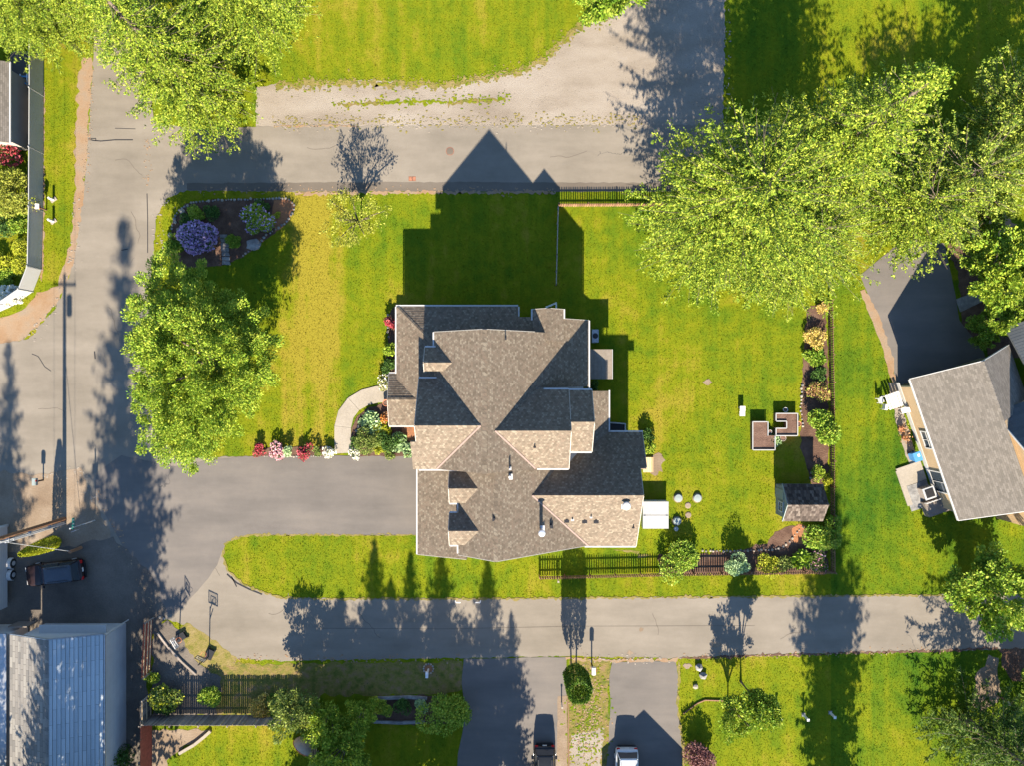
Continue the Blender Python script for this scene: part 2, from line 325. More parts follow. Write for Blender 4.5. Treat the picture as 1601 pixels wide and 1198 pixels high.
def np_mesh(name, verts, k):
    """verts (n*k,3): n separate k-gons"""
    nv = len(verts); nf = nv // k
    me = bpy.data.meshes.new(name); me.vertices.add(nv); me.vertices.foreach_set('co', verts.astype(np.float32).ravel())
    me.loops.add(nv); me.loops.foreach_set('vertex_index', np.arange(nv, dtype=np.int32))
    me.polygons.add(nf); me.polygons.foreach_set('loop_start', np.arange(0, nv, k, dtype=np.int32)); me.polygons.foreach_set('loop_total', np.full(nf, k, dtype=np.int32))
    me.update(calc_edges=True); return me
def leaves(pts, d, size, up=0.5, wid=0.55):
    """diamond leaf sprays at pts, pointing along d (jittered)"""
    n = len(pts)
    d = d + rng.normal(0, 0.55, (n, 3)); d /= np.linalg.norm(d, axis=1, keepdims=True) + 1e-9
    nn = rng.normal(0, 1, (n, 3)); nn[:, 2] = np.abs(nn[:, 2]) + up * 2
    sd = np.cross(d, nn); sd /= np.linalg.norm(sd, axis=1, keepdims=True) + 1e-9
    ln = (size * np.clip(rng.lognormal(-.05, .32, n), .5, 1.7))[:, None]
    v = np.empty((n, 4, 3)); v[:, 0] = pts - d * ln * .5; v[:, 1] = pts + sd * ln * wid * .5; v[:, 2] = pts + d * ln * .5; v[:, 3] = pts - sd * ln * wid * .5
    return v.reshape(-1, 3)
def wobble(poly, step=0.6, amp=0.05, closed=True):
    out = []; n = len(poly)
    for i in range(n if closed else n - 1):
        a = Vector(poly[i]); b = Vector(poly[(i + 1) % n]); l = (b - a).length; m = max(1, int(l / step))
        nrm = Vector((-(b - a).y, (b - a).x)); nrm = nrm / (l + 1e-9)
        for j in range(m):
            p = a.lerp(b, j / m)
            if amp and (j or True): p = p + nrm * random.gauss(0, amp)
            out.append((p.x, p.y))
    if not closed: out.append(tuple(poly[-1]))
    return out
def smooth_poly(pts, it=2):
    for _ in range(it):
        q = []
        for i in range(len(pts)):
            a, b = pts[i], pts[(i + 1) % len(pts)]
            q += [(a[0] * .75 + b[0] * .25, a[1] * .75 + b[1] * .25), (a[0] * .25 + b[0] * .75, a[1] * .25 + b[1] * .75)]
        pts = q
    return pts
ZONES = {}
def zone(name, px, z, mat, amp=0.04, step=0.5, label=None, kind='structure', smooth=0, parent=None, bottom=-0.02):
    poly = [G(u, v) for u, v in px]
    if smooth: poly = smooth_poly(poly, smooth)
    ZONES.setdefault(name, []).append(np.array(poly))
    poly = wobble(poly, step, amp)
    tri = tessellate_polygon([[Vector((x, y, 0)) for x, y in poly]])
    n = len(poly); vs = [(x, y, z) for x, y in poly] + [(x, y, bottom) for x, y in poly]
    fs = [tuple(t) for t in tri] + [(i, n + i, n + (i + 1) % n, (i + 1) % n) for i in range(n)]
    mb = MB(); mb.add(vs, fs); o = mb.build(name, mat, parent)
    if not parent: tag(o, kind=kind)
    if label: o['label'] = label
    return o
def inside(pts, poly):
    x, y = pts[:, 0], pts[:, 1]; c = np.zeros(len(pts), bool); n = len(poly); j = n - 1
    for i in range(n):
        xi, yi = poly[i]; xj, yj = poly[j]
        m = ((yi > y) != (yj > y)) & (x < (xj - xi) * (y - yi) / (yj - yi + 1e-12) + xi)
        c ^= m; j = i
    return c
# ------------------------------------------------------------------ the setting: ground, roads, gravel, drives, beds
mb = MB(); mb.add([(-420, -420, 0), (420, -420, 0), (420, 420, 0), (-420, 420, 0)], [(0, 1, 2, 3)])
tag(mb.build('ground', 'lawn_grass'), 'yellow green mown lawn spreading round the houses', kind='structure')
zone('gravel_lot', [(400, 136), (440, 130), (500, 128), (570, 124), (650, 129), (720, 131), (775, 116), (810, 112), (850, 92), (885, 58), (910, 38), (950, 28), (990, -10), (1005, -120), (1135, -120), (1133, 60), (1131, 198), (400, 199)], .008, 'gravel', .06, .22)
zone('gravel_shoulder', [(128, 90), (146, 90), (132, 300), (118, 410), (95, 462), (60, 510), (0, 555), (-60, 575), (-60, 480), (0, 500), (40, 480), (66, 455), (85, 452), (104, 405), (116, 330), (119, 200), (122, 120)], .006, 'needle_litter', .12, .4)
zone('dirt_corner', [(-60, 735), (60, 742), (125, 732), (142, 775), (175, 835), (180, 860), (120, 875), (-60, 880)], .022, 'bare_soil', .10, .4)
zone('dirt_yard', [(-80, 868), (60, 862), (175, 842), (235, 895), (262, 960), (240, 990), (226, 1010), (232, 1120), (220, 1300), (-80, 1300)], .0245, 'dark_yard_dirt', .12, .5)
road = [(150, -140), (146, 100), (132, 300), (115, 415), (88, 480), (45, 530), (-140, 560), (-140, 745), (60, 748), (125, 738), (145, 790), (180, 870), (220, 930), (246, 965), (290, 978), (330, 1012), (362, 1030), (440, 1034), (600, 1031), (725, 1030), (885, 1026), (1050, 1030), (1200, 1024), (1480, 1018), (1760, 1010), (1760, 926), (1480, 931), (1000, 935), (800, 937), (500, 937), (440, 935), (405, 925), (378, 912), (356, 893), (348, 870), (352, 852), (366, 842), (395, 837), (520, 837), (640, 836), (640, 714), (400, 714), (290, 716), (252, 690), (238, 560), (237, 430), (244, 340), (262, 308), (292, 298), (480, 298), (870, 298), (1260, 298), (1260, 194), (1000, 195), (420, 197), (300, 200), (240, 190), (234, 100), (234, -140)]
zone('road', road, .014, 'old_asphalt', .045, .28)
zone('road_edge_strip', [(292, 297), (292, 286), (480, 285), (700, 284), (870, 285), (1200, 286), (1200, 298), (870, 299), (480, 299)], .018, 'worn_strip', .03, .5)
zone('driveway', [(190, 712), (270, 730), (330, 720), (400, 713), (660, 712), (660, 837), (395, 837), (366, 842), (352, 852), (346, 866), (340, 884), (326, 905), (300, 935), (274, 962), (250, 960), (218, 905), (182, 835), (148, 778), (150, 740)], .020, 'driveway_asphalt', .02, .6)
zone('driveway', [(725, 1031), (885, 1028), (888, 1300), (712, 1300), (716, 1180), (728, 1120), (722, 1070)], .020, 'driveway_asphalt', .02, .6)
zone('driveway', [(957, 1036), (1056, 1034), (1060, 1060), (1058, 1100), (1066, 1160), (1068, 1300), (938, 1300), (950, 1180), (955, 1100), (952, 1060)], .020, 'driveway_asphalt', .02, .6)
zone('driveway', [(1345, 430), (1380, 400), (1420, 370), (1476, 380), (1492, 450), (1500, 500), (1530, 540), (1560, 590), (1402, 608), (1394, 560), (1372, 500)], .016, 'driveway_asphalt', .03, .6)
zone('gravel_strip', [(888, 1040), (900, 1028), (955, 1034), (950, 1080), (956, 1160), (944, 1300), (890, 1300)], .010, 'leaf_litter_lawn', .08, .3)
zone('gravel_strip', [(893, 1150), (945, 1140), (940, 1180), (936, 1300), (890, 1300)], .014, 'gravel', .10, .15)
zone('concrete_strip', [(872, 1090), (886, 1088), (889, 1300), (868, 1300)], .026, 'bare_soil', .03, .5)
zone('bare_patch', [(280, 985), (292, 974), (318, 990), (345, 1010), (372, 1030), (366, 1040), (340, 1044), (312, 1040), (290, 1012)], .017, 'dry_grass', .05, .3)
zone('shaded_yard', [(300, 1040), (440, 1038), (600, 1036), (722, 1035), (724, 1062), (716, 1085), (600, 1088), (500, 1088), (498, 1118), (240, 1118), (300, 1080)], .006, 'leaf_litter_lawn', .1, .4)
zone('planting_soil', [(236, 985), (262, 970), (292, 1000), (310, 1040), (345, 1060), (340, 1118), (240, 1125)], .016, 'dark_yard_dirt', .12, .4)
zone('planting_soil', [(228, 1142), (330, 1142), (318, 1152), (290, 1168), (262, 1190), (255, 1300), (228, 1300)], .012, 'bare_soil', .08, .4)
zone('planting_soil', [(1525, 1060), (1545, 1028), (1560, 1030), (1562, 1090), (1540, 1115), (1518, 1100)], .010, 'bare_soil', .12, .4)
zone('planting_soil', [(1495, 300), (1545, 310), (1590, 350), (1560, 372), (1525, 368)], .010, 'needle_litter', .15, .4)
zone('planting_soil', [(1480, 380), (1500, 440), (1504, 520), (1560, 560), (1660, 560), (1660, 470), (1560, 440), (1510, 380)], .012, 'bark_mulch', .1, .4)
zone('planting_soil', [(585, 1090), (700, 1088), (712, 1120), (700, 1132), (580, 1132)], .010, 'bark_mulch', .08, .4)
zone('gravel_path', [(1388, 600), (1402, 598), (1412, 640), (1428, 700), (1440, 730), (1425, 735), (1412, 700), (1398, 650)], .028, 'gravel', .06, .3)
zone('lane_shoulder', [(1560, 1015), (1700, 1010), (1700, 1100), (1575, 1060)], .018, 'bark_mulch', .1, .5)
zone('lane_shoulder', [(1352, 452), (1378, 500), (1396, 560), (1403, 606), (1396, 604), (1382, 552), (1362, 497), (1345, 455)], .021, 'needle_litter', .05, .3)
# dry fringe where lawns meet asphalt
def fringe(pts, wpx, mat='dry_grass', z=.024):
    out = []; back = []
    for i, (u, v) in enumerate(pts):
        a = Vector(pts[max(0, i - 1)]); b = Vector(pts[min(len(pts) - 1, i + 1)]); n = Vector((-(b - a).y, (b - a).x)).normalized() * wpx / 2
        out.append((u + n.x, v + n.y)); back.append((u - n.x, v - n.y))
    zone('lawn_edge', out + back[::-1], z, mat, .02 + .016 * wpx, .2)
fringe([(1600, 928), (1480, 931), (1000, 935), (800, 937), (500, 937), (440, 935), (405, 925), (378, 912), (356, 893), (348, 870), (352, 852), (366, 842), (395, 837), (520, 837), (650, 837)], 2.6)
fringe([(462, 302), (560, 301), (690, 300), (870, 300)], 4, 'needle_litter')
fringe([(1064, 1030), (1200, 1025), (1480, 1018), (1560, 1014)], 3, 'bark_mulch')
fringe([(885, 1030), (960, 1034), (1060, 1032)], 4, 'needle_litter')
fringe([(1060, 1035), (1062, 1060), (1059, 1100), (1067, 1160), (1068, 1220)], 3)
fringe([(68, 130), (68, 300), (66, 440)], 3, 'needle_litter')
fringe([(430, 197), (520, 196), (560, 197)], 2.5, 'needle_litter')
for pts in ([(910, 38), (885, 58), (850, 92), (810, 112), (775, 118)], [(770, 118), (700, 134), (600, 130), (500, 130), (430, 134)]):
    fringe(pts, 9, 'dry_grass', .012)
fringe([(530, 163), (560, 162), (600, 160)], 5, 'leaf_litter_lawn', .016); fringe([(600, 160), (660, 158), (700, 160)], 4, 'lawn_grass', .016); fringe([(700, 162), (740, 157), (790, 155)], 5, 'leaf_litter_lawn', .016)
for u, v in [(598, 162), (612, 159), (622, 156), (635, 158), (642, 162), (665, 163), (705, 160), (712, 154), (735, 158), (782, 154)]:
    zone('weed_patch', [(u + random.uniform(2, 5) * math.cos(a * .9), v + random.uniform(2, 4) * math.sin(a * .9)) for a in range(7)], .019, 'lawn_grass', .03, .15)
for u, v, r in [(1106, 598, 7), (1120, 1008, 9), (1075, 1042, 7), (985, 1022, 5), (1003, 985, 4)]:
    zone('worn_patch', [(u + random.uniform(.7, 1.1) * r * math.cos(a * .63), v + random.uniform(.7, 1.1) * r * .7 * math.sin(a * .63)) for a in range(10)], .020, 'bare_soil', .05, .2)
# cracks tarred on the left road, painted utility marks
def crack(pts, wd, mat='black_paint', name='tar_line'):
    mbx = MB(); q = [Vector((*G(u, v), .0185)) for u, v in pts]
    for i in range(len(q) - 1):
        d = (q[i + 1] - q[i]).normalized(); n = Vector((-d.y, d.x, 0)) * wd / 2
        mbx.add([q[i] - n, q[i] + n, q[i + 1] + n, q[i + 1] - n], [(0, 3, 2, 1)])
    return tag(mbx.build(name, mat), kind='structure')
crack([(138, 217), (146, 219), (158, 220), (180, 218), (208, 218)], .09); crack([(139, 216), (150, 216), (150, 220)], .07)
crack([(190, 391), (200, 389)], .08); crack([(148, 549), (149, 561)], .1); crack([(50, 553), (60, 557), (70, 573), (80, 580)], .06)
crack([(180, 200), (212, 201)], .05); crack([(230, 302), (231, 340), (231, 395)], .07); crack([(292, 774), (320, 775), (380, 778), (520, 778)], .05)
crack([(355, 898), (370, 912), (390, 922), (410, 930)], .14); crack([(362, 902), (370, 918)], .1); crack([(500, 983), (700, 984), (900, 980), (1180, 979)], .05, 'worn_strip')
crack([(955, 1090), (1000, 1090), (1050, 1091)], .05); crack([(820, 1060), (835, 1040)], .04)
for u in (712, 751): crack([(u + (8 if u < 730 else -8), 943), (u, 943), (u, 937)], .09, 'white_plastic', 'painted_mark')
# curved walk of concrete slabs
wc = [(537, 709), (536, 690), (536, 668), (541, 648), (553, 632), (570, 622), (590, 617), (612, 616)]
wi = [(24, 0)]
walk = tag(bpy.data.objects.new('front_walk', None), 'curved beige concrete front walk with scored joints', kind='structure'); COL.objects.link(walk); walk.location = (*G(537, 660), 0)
offs = []
for i, (u, v) in enumerate(wc):
    a = Vector(wc[max(0, i - 1)]); b_ = Vector(wc[min(len(wc) - 1, i + 1)]); n = Vector((-(b_ - a).y, (b_ - a).x)).normalized() * 13
    offs.append(((u + n.x, v + n.y), (u - n.x, v - n.y)))
for i, j in ((0, 2), (2, 4), (4, 7)):
    a = offs[i:j + 1]; poly = [G(*p[0]) for p in a] + [G(*p[1]) for p in a[::-1]]
    c = Vector((sum(p[0] for p in poly) / len(poly), sum(p[1] for p in poly) / len(poly)))
    poly = [tuple(c + (Vector(p) - c) * .992) for p in poly]
    ZONES.setdefault('walk', []).append(np.array(poly))
    MB().prism(poly, -.02, .06).build('slab', 'concrete', walk)
# planting beds
zone('entry_bed', [(549, 714), (549, 690), (550, 670), (559, 651), (577, 637), (612, 628), (645, 640), (650, 714)], .03, 'bark_mulch', .03, .3)
zone('entry_bed', [(628, 668), (648, 668), (648, 692), (640, 690), (630, 684)], .036, 'red_bark', .04, .3)
zone('drive_bed', [(398, 714), (398, 703), (430, 700), (470, 700), (519, 698), (522, 710), (516, 714)], .03, 'bark_mulch', .03, .3)
zone('house_side_bed', [(600, 590), (606, 540), (609, 490), (622, 474), (628, 600), (604, 604)], .03, 'bark_mulch', .04, .3)
zone('rock_bed', [(266, 400), (268, 350), (290, 318), (330, 312), (400, 310), (452, 310), (460, 322), (452, 345), (420, 372), (380, 402), (345, 415), (280, 420)], .03, 'bark_mulch', .04, .3)
zone('rock_bed', [(452, 311), (460, 322), (452, 345), (432, 362), (425, 340), (428, 312)], .034, 'red_bark', .06, .3)
zone('back_bed', [(1262, 480), (1290, 470), (1294, 560), (1296, 760), (1270, 760), (1252, 700), (1252, 640), (1256, 560)], .012, 'bark_mulch', .06, .3)
zone('back_bed', [(1198, 850), (1215, 828), (1240, 822), (1292, 830), (1294, 898), (1030, 898), (1030, 868), (1080, 866), (1150, 862)], .012, 'bark_mulch', .08, .3)
zone('back_bed', [(1238, 826), (1256, 822), (1258, 850), (1240, 850)], .016, 'red_bark', .08, .3)
zone('sand_patch', [(1016, 740), (1010, 724), (1020, 712), (1030, 708), (1040, 720), (1036, 738), (1024, 745)], .016, 'bare_soil', .1, .25)
zone('house_apron', [(996, 873), (1000, 862), (960, 860), (1020, 870)], .010, 'dry_grass', .05, .3)

# litter and weeds creeping over the edges of gravel and asphalt, too small to pick apart
def scatter(name, label, lines, n, spread, mat, r0=.03, r1=.13, z=.026):
    mbx = MB(); segs = []
    for pl in lines:
        q = [Vector(G(*p)) for p in pl]
        for a, b_ in zip(q[:-1], q[1:]): segs.append((a, b_, (b_ - a).length))
    wts = np.array([s_[2] for s_ in segs]); wts /= wts.sum()
    for k in range(n):
        a, b_, l = segs[rng.choice(len(segs), p=wts)]; p = a.lerp(b_, random.random()) + Vector((random.gauss(0, spread), random.gauss(0, spread))); r_ = random.uniform(r0, r1) ** 1.0; m_ = 7; el = random.uniform(.6, 1.6)
        ring = [(p.x + r_ * el * random.uniform(.5, 1.2) * math.cos(i * 6.283 / m_), p.y + r_ / el * random.uniform(.5, 1.2) * math.sin(i * 6.283 / m_), z + .0004 * (k % 9)) for i in range(m_)]
        mbx.add(ring + [(p.x, p.y, z + .012 + .0004 * (k % 9))], [(i, (i + 1) % m_, m_) for i in range(m_)])
    tag(mbx.build(name, mat), label, kind='stuff')
GE = [(430, 134), (500, 130), (600, 130), (700, 134), (770, 118), (810, 112), (850, 92), (885, 58), (910, 38), (950, 28)]
scatter('weeds', 'tufts of grass creeping over the gravel edge', [GE, [(520, 162), (800, 154)]], 500, .3, 'lawn_grass')
scatter('weeds', 'dry grass litter along the gravel edge', [GE, [(430, 190), (700, 189), (1000, 188)]], 900, .35, 'dry_grass')
scatter('grit', 'loose pale grit strewn along the lanes', [[(430, 197), (700, 196), (1100, 195)], [(250, 420), (245, 340), (262, 310)], [(128, 300), (112, 415), (85, 480), (45, 530)], [(60, 745), (125, 735), (145, 785)], [(1134, 0), (1132, 190)], [(900, 1030), (1060, 1032)]], 500, .28, 'gravel', .03, .11)
scatter('grit', 'brown needle litter drifted on the lane edges', [[(300, 298), (480, 298), (690, 298), (870, 298)], [(1064, 1028), (1480, 1017)], [(150, 770), (180, 830), (215, 900), (246, 960)], [(232, 215), (232, 300)], [(146, 110), (132, 300)], [(370, 1030), (600, 1031), (720, 1030)]], 600, .2, 'needle_litter', .03, .1)
def wander(u, v, ang_, n, step=6, wd=.045):
    pts = [(u, v)]
    for i in range(n): ang_ += random.gauss(0, .35); u += step * math.cos(ang_); v += step * math.sin(ang_); pts.append((u, v))
    crack(pts, wd, 'worn_strip')
for u, v, a_, n in ((170, 480, .2, 8), (205, 330, 1.4, 9), (60, 640, .1, 10), (180, 250, 0, 9), (480, 230, .1, 8), (860, 245, -.1, 10), (560, 960, 0, 9), (1220, 1000, .1, 8), (1020, 960, 1.3, 6), (420, 960, .6, 9), (310, 860, 1.0, 9), (420, 750, .1, 12), (560, 800, -.2, 9), (480, 775, 1.3, 6), (1000, 1060, .3, 8), (800, 1080, 1.2, 9)): wander(u, v, a_, n)
scatter('weeds', 'green weeds in the strip between the lower drives', [[(915, 1050), (922, 1120), (914, 1196)]], 420, .8, 'lawn_grass', .03, .14)
scatter('weeds', 'fallen leaves in the strip between the lower drives', [[(915, 1045), (922, 1110), (914, 1180)]], 360, .8, 'needle_litter', .03, .11, .027)
# ------------------------------------------------------------------ roofs: planar slopes laid in real courses
ROOFS = []
def slope(name, pts, mat='roof_shingles', parent=None, th=.14, course=.15, lift=.011, reg=True, local=False):
    """pts: planar convex polygon (world), first edge = eave"""
    p = [Vector(q) for q in pts]; n = (p[1] - p[0]).cross(p[2] - p[0]).normalized()
    if n.z < 0: n = -n
    es = (p[1] - p[0]).normalized(); et = n.cross(es)
    if et.z < 0: et = -et
    o = p[0]; st = [((q - o).dot(es), (q - o).dot(et)) for q in p]
    if reg: ROOFS.append((np.array([(q.x, q.y) for q in p]), n, o))
    t1 = max(t for s, t in st); V_ = []; F_ = []; U_ = []
    def clip(poly, lim, keep_above):
        out = []
        for i in range(len(poly)):
            a, b_ = poly[i], poly[(i + 1) % len(poly)]
            ia = (a[1] >= lim) if keep_above else (a[1] <= lim); ib = (b_[1] >= lim) if keep_above else (b_[1] <= lim)
            if ia: out.append(a)
            if ia != ib:
                f = (lim - a[1]) / (b_[1] - a[1]); out.append((a[0] + f * (b_[0] - a[0]), lim))
        return out
    k = 0; t = 0.0
    while t < t1 - 1e-4:
        te = min(t1, t + course); q = clip(clip(st, t, True), te, False)
        q = [a for i, a in enumerate(q) if (abs(a[0] - q[i - 1][0]) + abs(a[1] - q[i - 1][1])) > 1e-5]
        if len(q) >= 3:
            j0 = len(V_)
            for s_, t_ in q:
                V_.append(o + es * s_ + et * t_ + n * (lift * (1 - (t_ - t) / course))); U_.append((s_ + 50, t_ + .002))
            F_.append(tuple(range(j0, j0 + len(q))))
            low = [a for a in q if abs(a[1] - t) < 1e-4]
            if len(low) >= 2:
                a, b_ = min(low), max(low); j0 = len(V_)
                for s_, l_ in ((a[0], lift), (b_[0], lift), (b_[0], -.002), (a[0], -.002)):
                    V_.append(o + es * s_ + et * t + n * l_); U_.append((s_ + 50, t))
                F_.append((j0, j0 + 1, j0 + 2, j0 + 3))
        t = te
    m_ = len(p); j0 = len(V_)
    for s_, t_ in st: V_.append(o + es * s_ + et * t_); U_.append((s_ + 50, t_))
    for s_, t_ in st: V_.append(o + es * s_ + et * t_ - n * th); U_.append((s_ + 50, t_))
    F_.append(tuple(j0 + m_ + i for i in range(m_)))
    F_ += [(j0 + i, j0 + (i + 1) % m_, j0 + m_ + (i + 1) % m_, j0 + m_ + i) for i in range(m_)]
    me = bpy.data.meshes.new(name); me.from_pydata(V_, [], F_); uvl = me.uv_layers.new(name='UVMap')
    for l in me.loops: uvl.data[l.index].uv = U_[l.vertex_index]
    for pl in me.polygons:
        pass
    me.update()
    return link(name, me, mat, parent, local)
def roof_z(x, y):
    best = 0
    for poly, n, o in ROOFS:
        if inside(np.array([[x, y]]), poly)[0]:
            best = max(best, o.z - (n.x * (x - o.x) + n.y * (y - o.y)) / n.z)
    return best
def on_roof(u, v):
    h = 7.0
    for _ in range(12): x, y = G(u, v, h); h = roof_z(x, y) or h
    return Vector((*G(u, v, h), h))
def gutter(a, b, parent, mat='white_trim', local=False):
    a, b = Vector(a), Vector(b); d = (b - a).normalized(); sd = Vector((d.y, -d.x, 0))
    m_ = MB(); m_.bar(a + Vector((0, 0, -.06)), b + Vector((0, 0, -.06)), .11, .12)
    return m_.build('gutter', mat, parent, local)
def rake(a, b, parent, mat='house_siding', local=False):
    m_ = MB(); m_.bar(Vector(a) - Vector((0, 0, .10)), Vector(b) - Vector((0, 0, .10)), .05, .18); return m_.build('rake_board', mat, parent, local)
def ridge_caps(a, b, parent, mat='cap_shingles', pitch=.71, local=False):
    a, b = Vector(a), Vector(b); d = b - a; l = d.length; d.normalize(); sd = Vector((d.y, -d.x, 0)); n = max(1, int(l / .3)); V_ = []; F_ = []
    for i in range(n):
        p0 = a + d * (i * l / n); p1 = a + d * ((i + 1.08) * l / n); z0, z1 = .035, .022; j = len(V_)
        for p, z in ((p0, z0), (p1, z1)):
            V_ += [p + sd * .16 + Vector((0, 0, z - .16 * pitch + .012)), p + Vector((0, 0, z + .012)), p - sd * .16 + Vector((0, 0, z - .16 * pitch + .012))]
        F_ += [(j, j + 1, j + 4, j + 3), (j + 1, j + 2, j + 5, j + 4), (j, j + 2, j + 1)]
    me = bpy.data.meshes.new('ridge_cap'); me.from_pydata(V_, [], F_); uvl = me.uv_layers.new(name='UVMap')
    for l_ in me.loops:
        q = V_[l_.vertex_index]; uvl.data[l_.index].uv = ((q.x + q.y) * 1.0 + (l_.vertex_index // 6) * .37, (l_.vertex_index // 6) * .24 + .1)
    me.update(); return link('ridge_cap', me, mat, parent, local)
def window(parent, c, nrm, wd, ht, mat='white_trim', local=False, cols=2, rows=1):
    """framed window proud of the wall at c, facing nrm"""
    c = Vector(c); nrm = Vector(nrm).normalized(); t = Vector((-nrm.y, nrm.x, 0)); up = Vector((0, 0, 1))
    fr = MB()
    for s_ in (-1, 1):
        fr.bar(c + t * s_ * wd / 2 - up * (ht / 2 + .05) + nrm * .03, c + t * s_ * wd / 2 + up * (ht / 2 + .05) + nrm * .03, .10, .10, nrm)
        fr.bar(c + up * s_ * ht / 2 - t * (wd / 2 - .05) + nrm * .03, c + up * s_ * ht / 2 + t * (wd / 2 - .05) + nrm * .03, .10, .10, nrm)
    for i in range(1, cols): q = c + t * (i / cols - .5) * wd; fr.bar(q - up * (ht / 2 - .05) + nrm * .03, q + up * (ht / 2 - .05) + nrm * .03, .05, .05, nrm)
    for i in range(1, rows): q = c + up * (i / rows - .5) * ht; fr.bar(q - t * (wd / 2 - .05) + nrm * .031, q + t * (wd / 2 - .05) + nrm * .031, .05, .05, nrm)
    o = fr.build('window', mat, parent, local)
    g = MB(); g.bar(c - up * ht / 2 + nrm * .012, c + up * ht / 2 + nrm * .012, wd, .02, nrm)
    gl = g.build('pane', 'glass', o, True)
    return o

# ------------------------------------------------------------------ the main house
house = thing('house', 'large two-storey house with many gables and tan brown shingled roofs', 'house', (0, 0, 0))
def wall(profile, axis, a, b, parent=house, mat='house_siding', name='wall'):
    """profile of (across, z) extruded between a and b along axis"""
    m_ = MB(); n = len(profile)
    if axis == 'y': vs = [(p, t, z) for t in (a, b) for p, z in profile]
    else: vs = [(t, p, z) for t in (a, b) for p, z in profile]
    m_.add(vs, [tuple(range(n)), tuple(range(2 * n - 1, n - 1, -1))] + [(i, n + i, n + (i + 1) % n, (i + 1) % n) for i in range(n)])
    return m_.build(name, mat, parent)
D = .16   # walls stay this far under the roof skin
# -- main block: ridge north-south
c, zr, p = -1.98, 10.5, .71
zl, zrt = zr - p * 3.94, zr - p * (6.13 - c)
slope('roof_slope', [(-5.92, 3.88, zl), (-5.92, -6.56, zl), (c, -6.56, zr), (c, 3.88, zr)], parent=house)
zm = zr - p * (1.8 - c)
slope('roof_slope', [(1.8, -6.56, zm), (1.8, 3.88, zm), (c, 3.88, zr), (c, -6.56, zr)], parent=house)
slope('roof_slope', [(6.13, -.3, zrt), (6.13, 5.03, zrt), (2.86, 5.03, zr - p * (2.86 - c)), (2.86, -.3, zr - p * (2.86 - c))], parent=house)
slope('roof_slope', [(2.859, -.3, zr - p * (2.859 - c)), (2.859, 3.88, zr - p * (2.859 - c)), (1.801, 3.88, zm), (1.801, -.3, zm)], parent=house)
ridge_caps((c, 3.88, zr), (c, -6.56, zr), house)
wall([(-5.5, .0), (5.7, .0), (5.7, zr - p * (5.7 - c) - D), (c, zr - D - .05), (-5.5, zr - p * 3.52 - D)], 'y', -6.2, 3.5)
wall([(3.1, 0), (5.7, 0), (5.7, zr - p * (5.7 - c) - D), (3.1, zr - p * (3.1 - c) - D)], 'y', 3.49, 4.75)
rake((-5.92, 3.9, zl), (c, 3.9, zr), house); rake((c, 3.9, zr), (1.7, 3.9, zr - p * (1.7 - c)), house); rake((4.0, 5.05, zr - p * (4 - c)), (6.13, 5.05, zrt), house)
gutter((-5.98, 3.88, zl), (-5.98, 2.75, zl), house); gutter((6.2, 5.03, zrt), (6.2, -.45, zrt), house)
# -- W1 and W2: cross gables to the west
def gable_x(y, zr, pit, hn, hs, x0, x1, xs=None, gn=True, gs=True, wz=0.0, wall_in=.35, front='w', caps=True, lift=.011):
    zn, zs = zr - pit * hn, zr - pit * hs; yn, ys = y + hn, y - hs
    slope('roof_slope', [(x1, yn, zn), (x0, yn, zn), (x0, y, zr), (x1, y, zr)], parent=house, lift=lift)
    slope('roof_slope', [(x0, ys, zs), (x1, ys, zs), (x1, y, zr), (x0, y, zr)], parent=house, lift=lift)
    e0, e1 = (x0, x1)
    if caps: ridge_caps((x0, y, zr), (x1, y, zr), house, pitch=pit)
    if gn: gutter((x0, yn + .06, zn), (x1 if gn is True else gn, yn + .06, zn), house)
    if gs: gutter((x0, ys - .06, zs), (x1 if gs is True else gs, ys - .06, zs), house)
    xf = x0 if front == 'w' else x1; dx = -.03 if front == 'w' else .03
    rake((xf + dx, yn, zn), (xf + dx, y, zr), house); rake((xf + dx, y, zr), (xf + dx, ys, zs), house)
    a, b_ = (x0 + .4, x1 - .05) if front == 'w' else (x0 + .05, x1 - .4)
    wall([(yn - wall_in, wz), (yn - wall_in, zr - pit * (hn - wall_in) - D), (y, zr - D - .04), (ys + wall_in, zr - pit * (hs - wall_in) - D), (ys + wall_in, wz)], 'x', a, b_)
gable_x(-3.1, 10.3, .71, 3.46, 3.46, -7.05, -2.0, gn=-5.6, gs=-4.6)
slope('roof_slope', [(-7.5, -6.559, 10.3 - .71 * 3.459 + .012), (-7.04, -6.559, 10.3 - .71 * 3.459 + .012), (-7.04, -4.35, 10.3 - .71 * 1.25 + .012), (-7.5, -4.35, 10.3 - .71 * 1.25 + .012)], parent=house)
gable_x(1.53, 8.7, .71, 1.19, .62, -6.6, -4.3, gn=-5.8, gs=False, wz=4.5, wall_in=.2)
# -- E1, E1b: cross gables to the east
gable_x(-3.5, 9.97, .71, 3.0, 3.0, -1.9, 4.3, gn=False, gs=False, front='e'); gutter((1.9, -6.56, 7.84), (4.3, -6.56, 7.84), house); gutter((2.4, -.44, 7.84), (4.3, -.44, 7.84), house)
gable_x(-2.88, 9.5, .71, 2.335, 2.335, 3.6, 6.05, gn=True, gs=False, front='e'); gutter((4.34, -5.28, 7.84), (6.05, -5.28, 7.84), house)
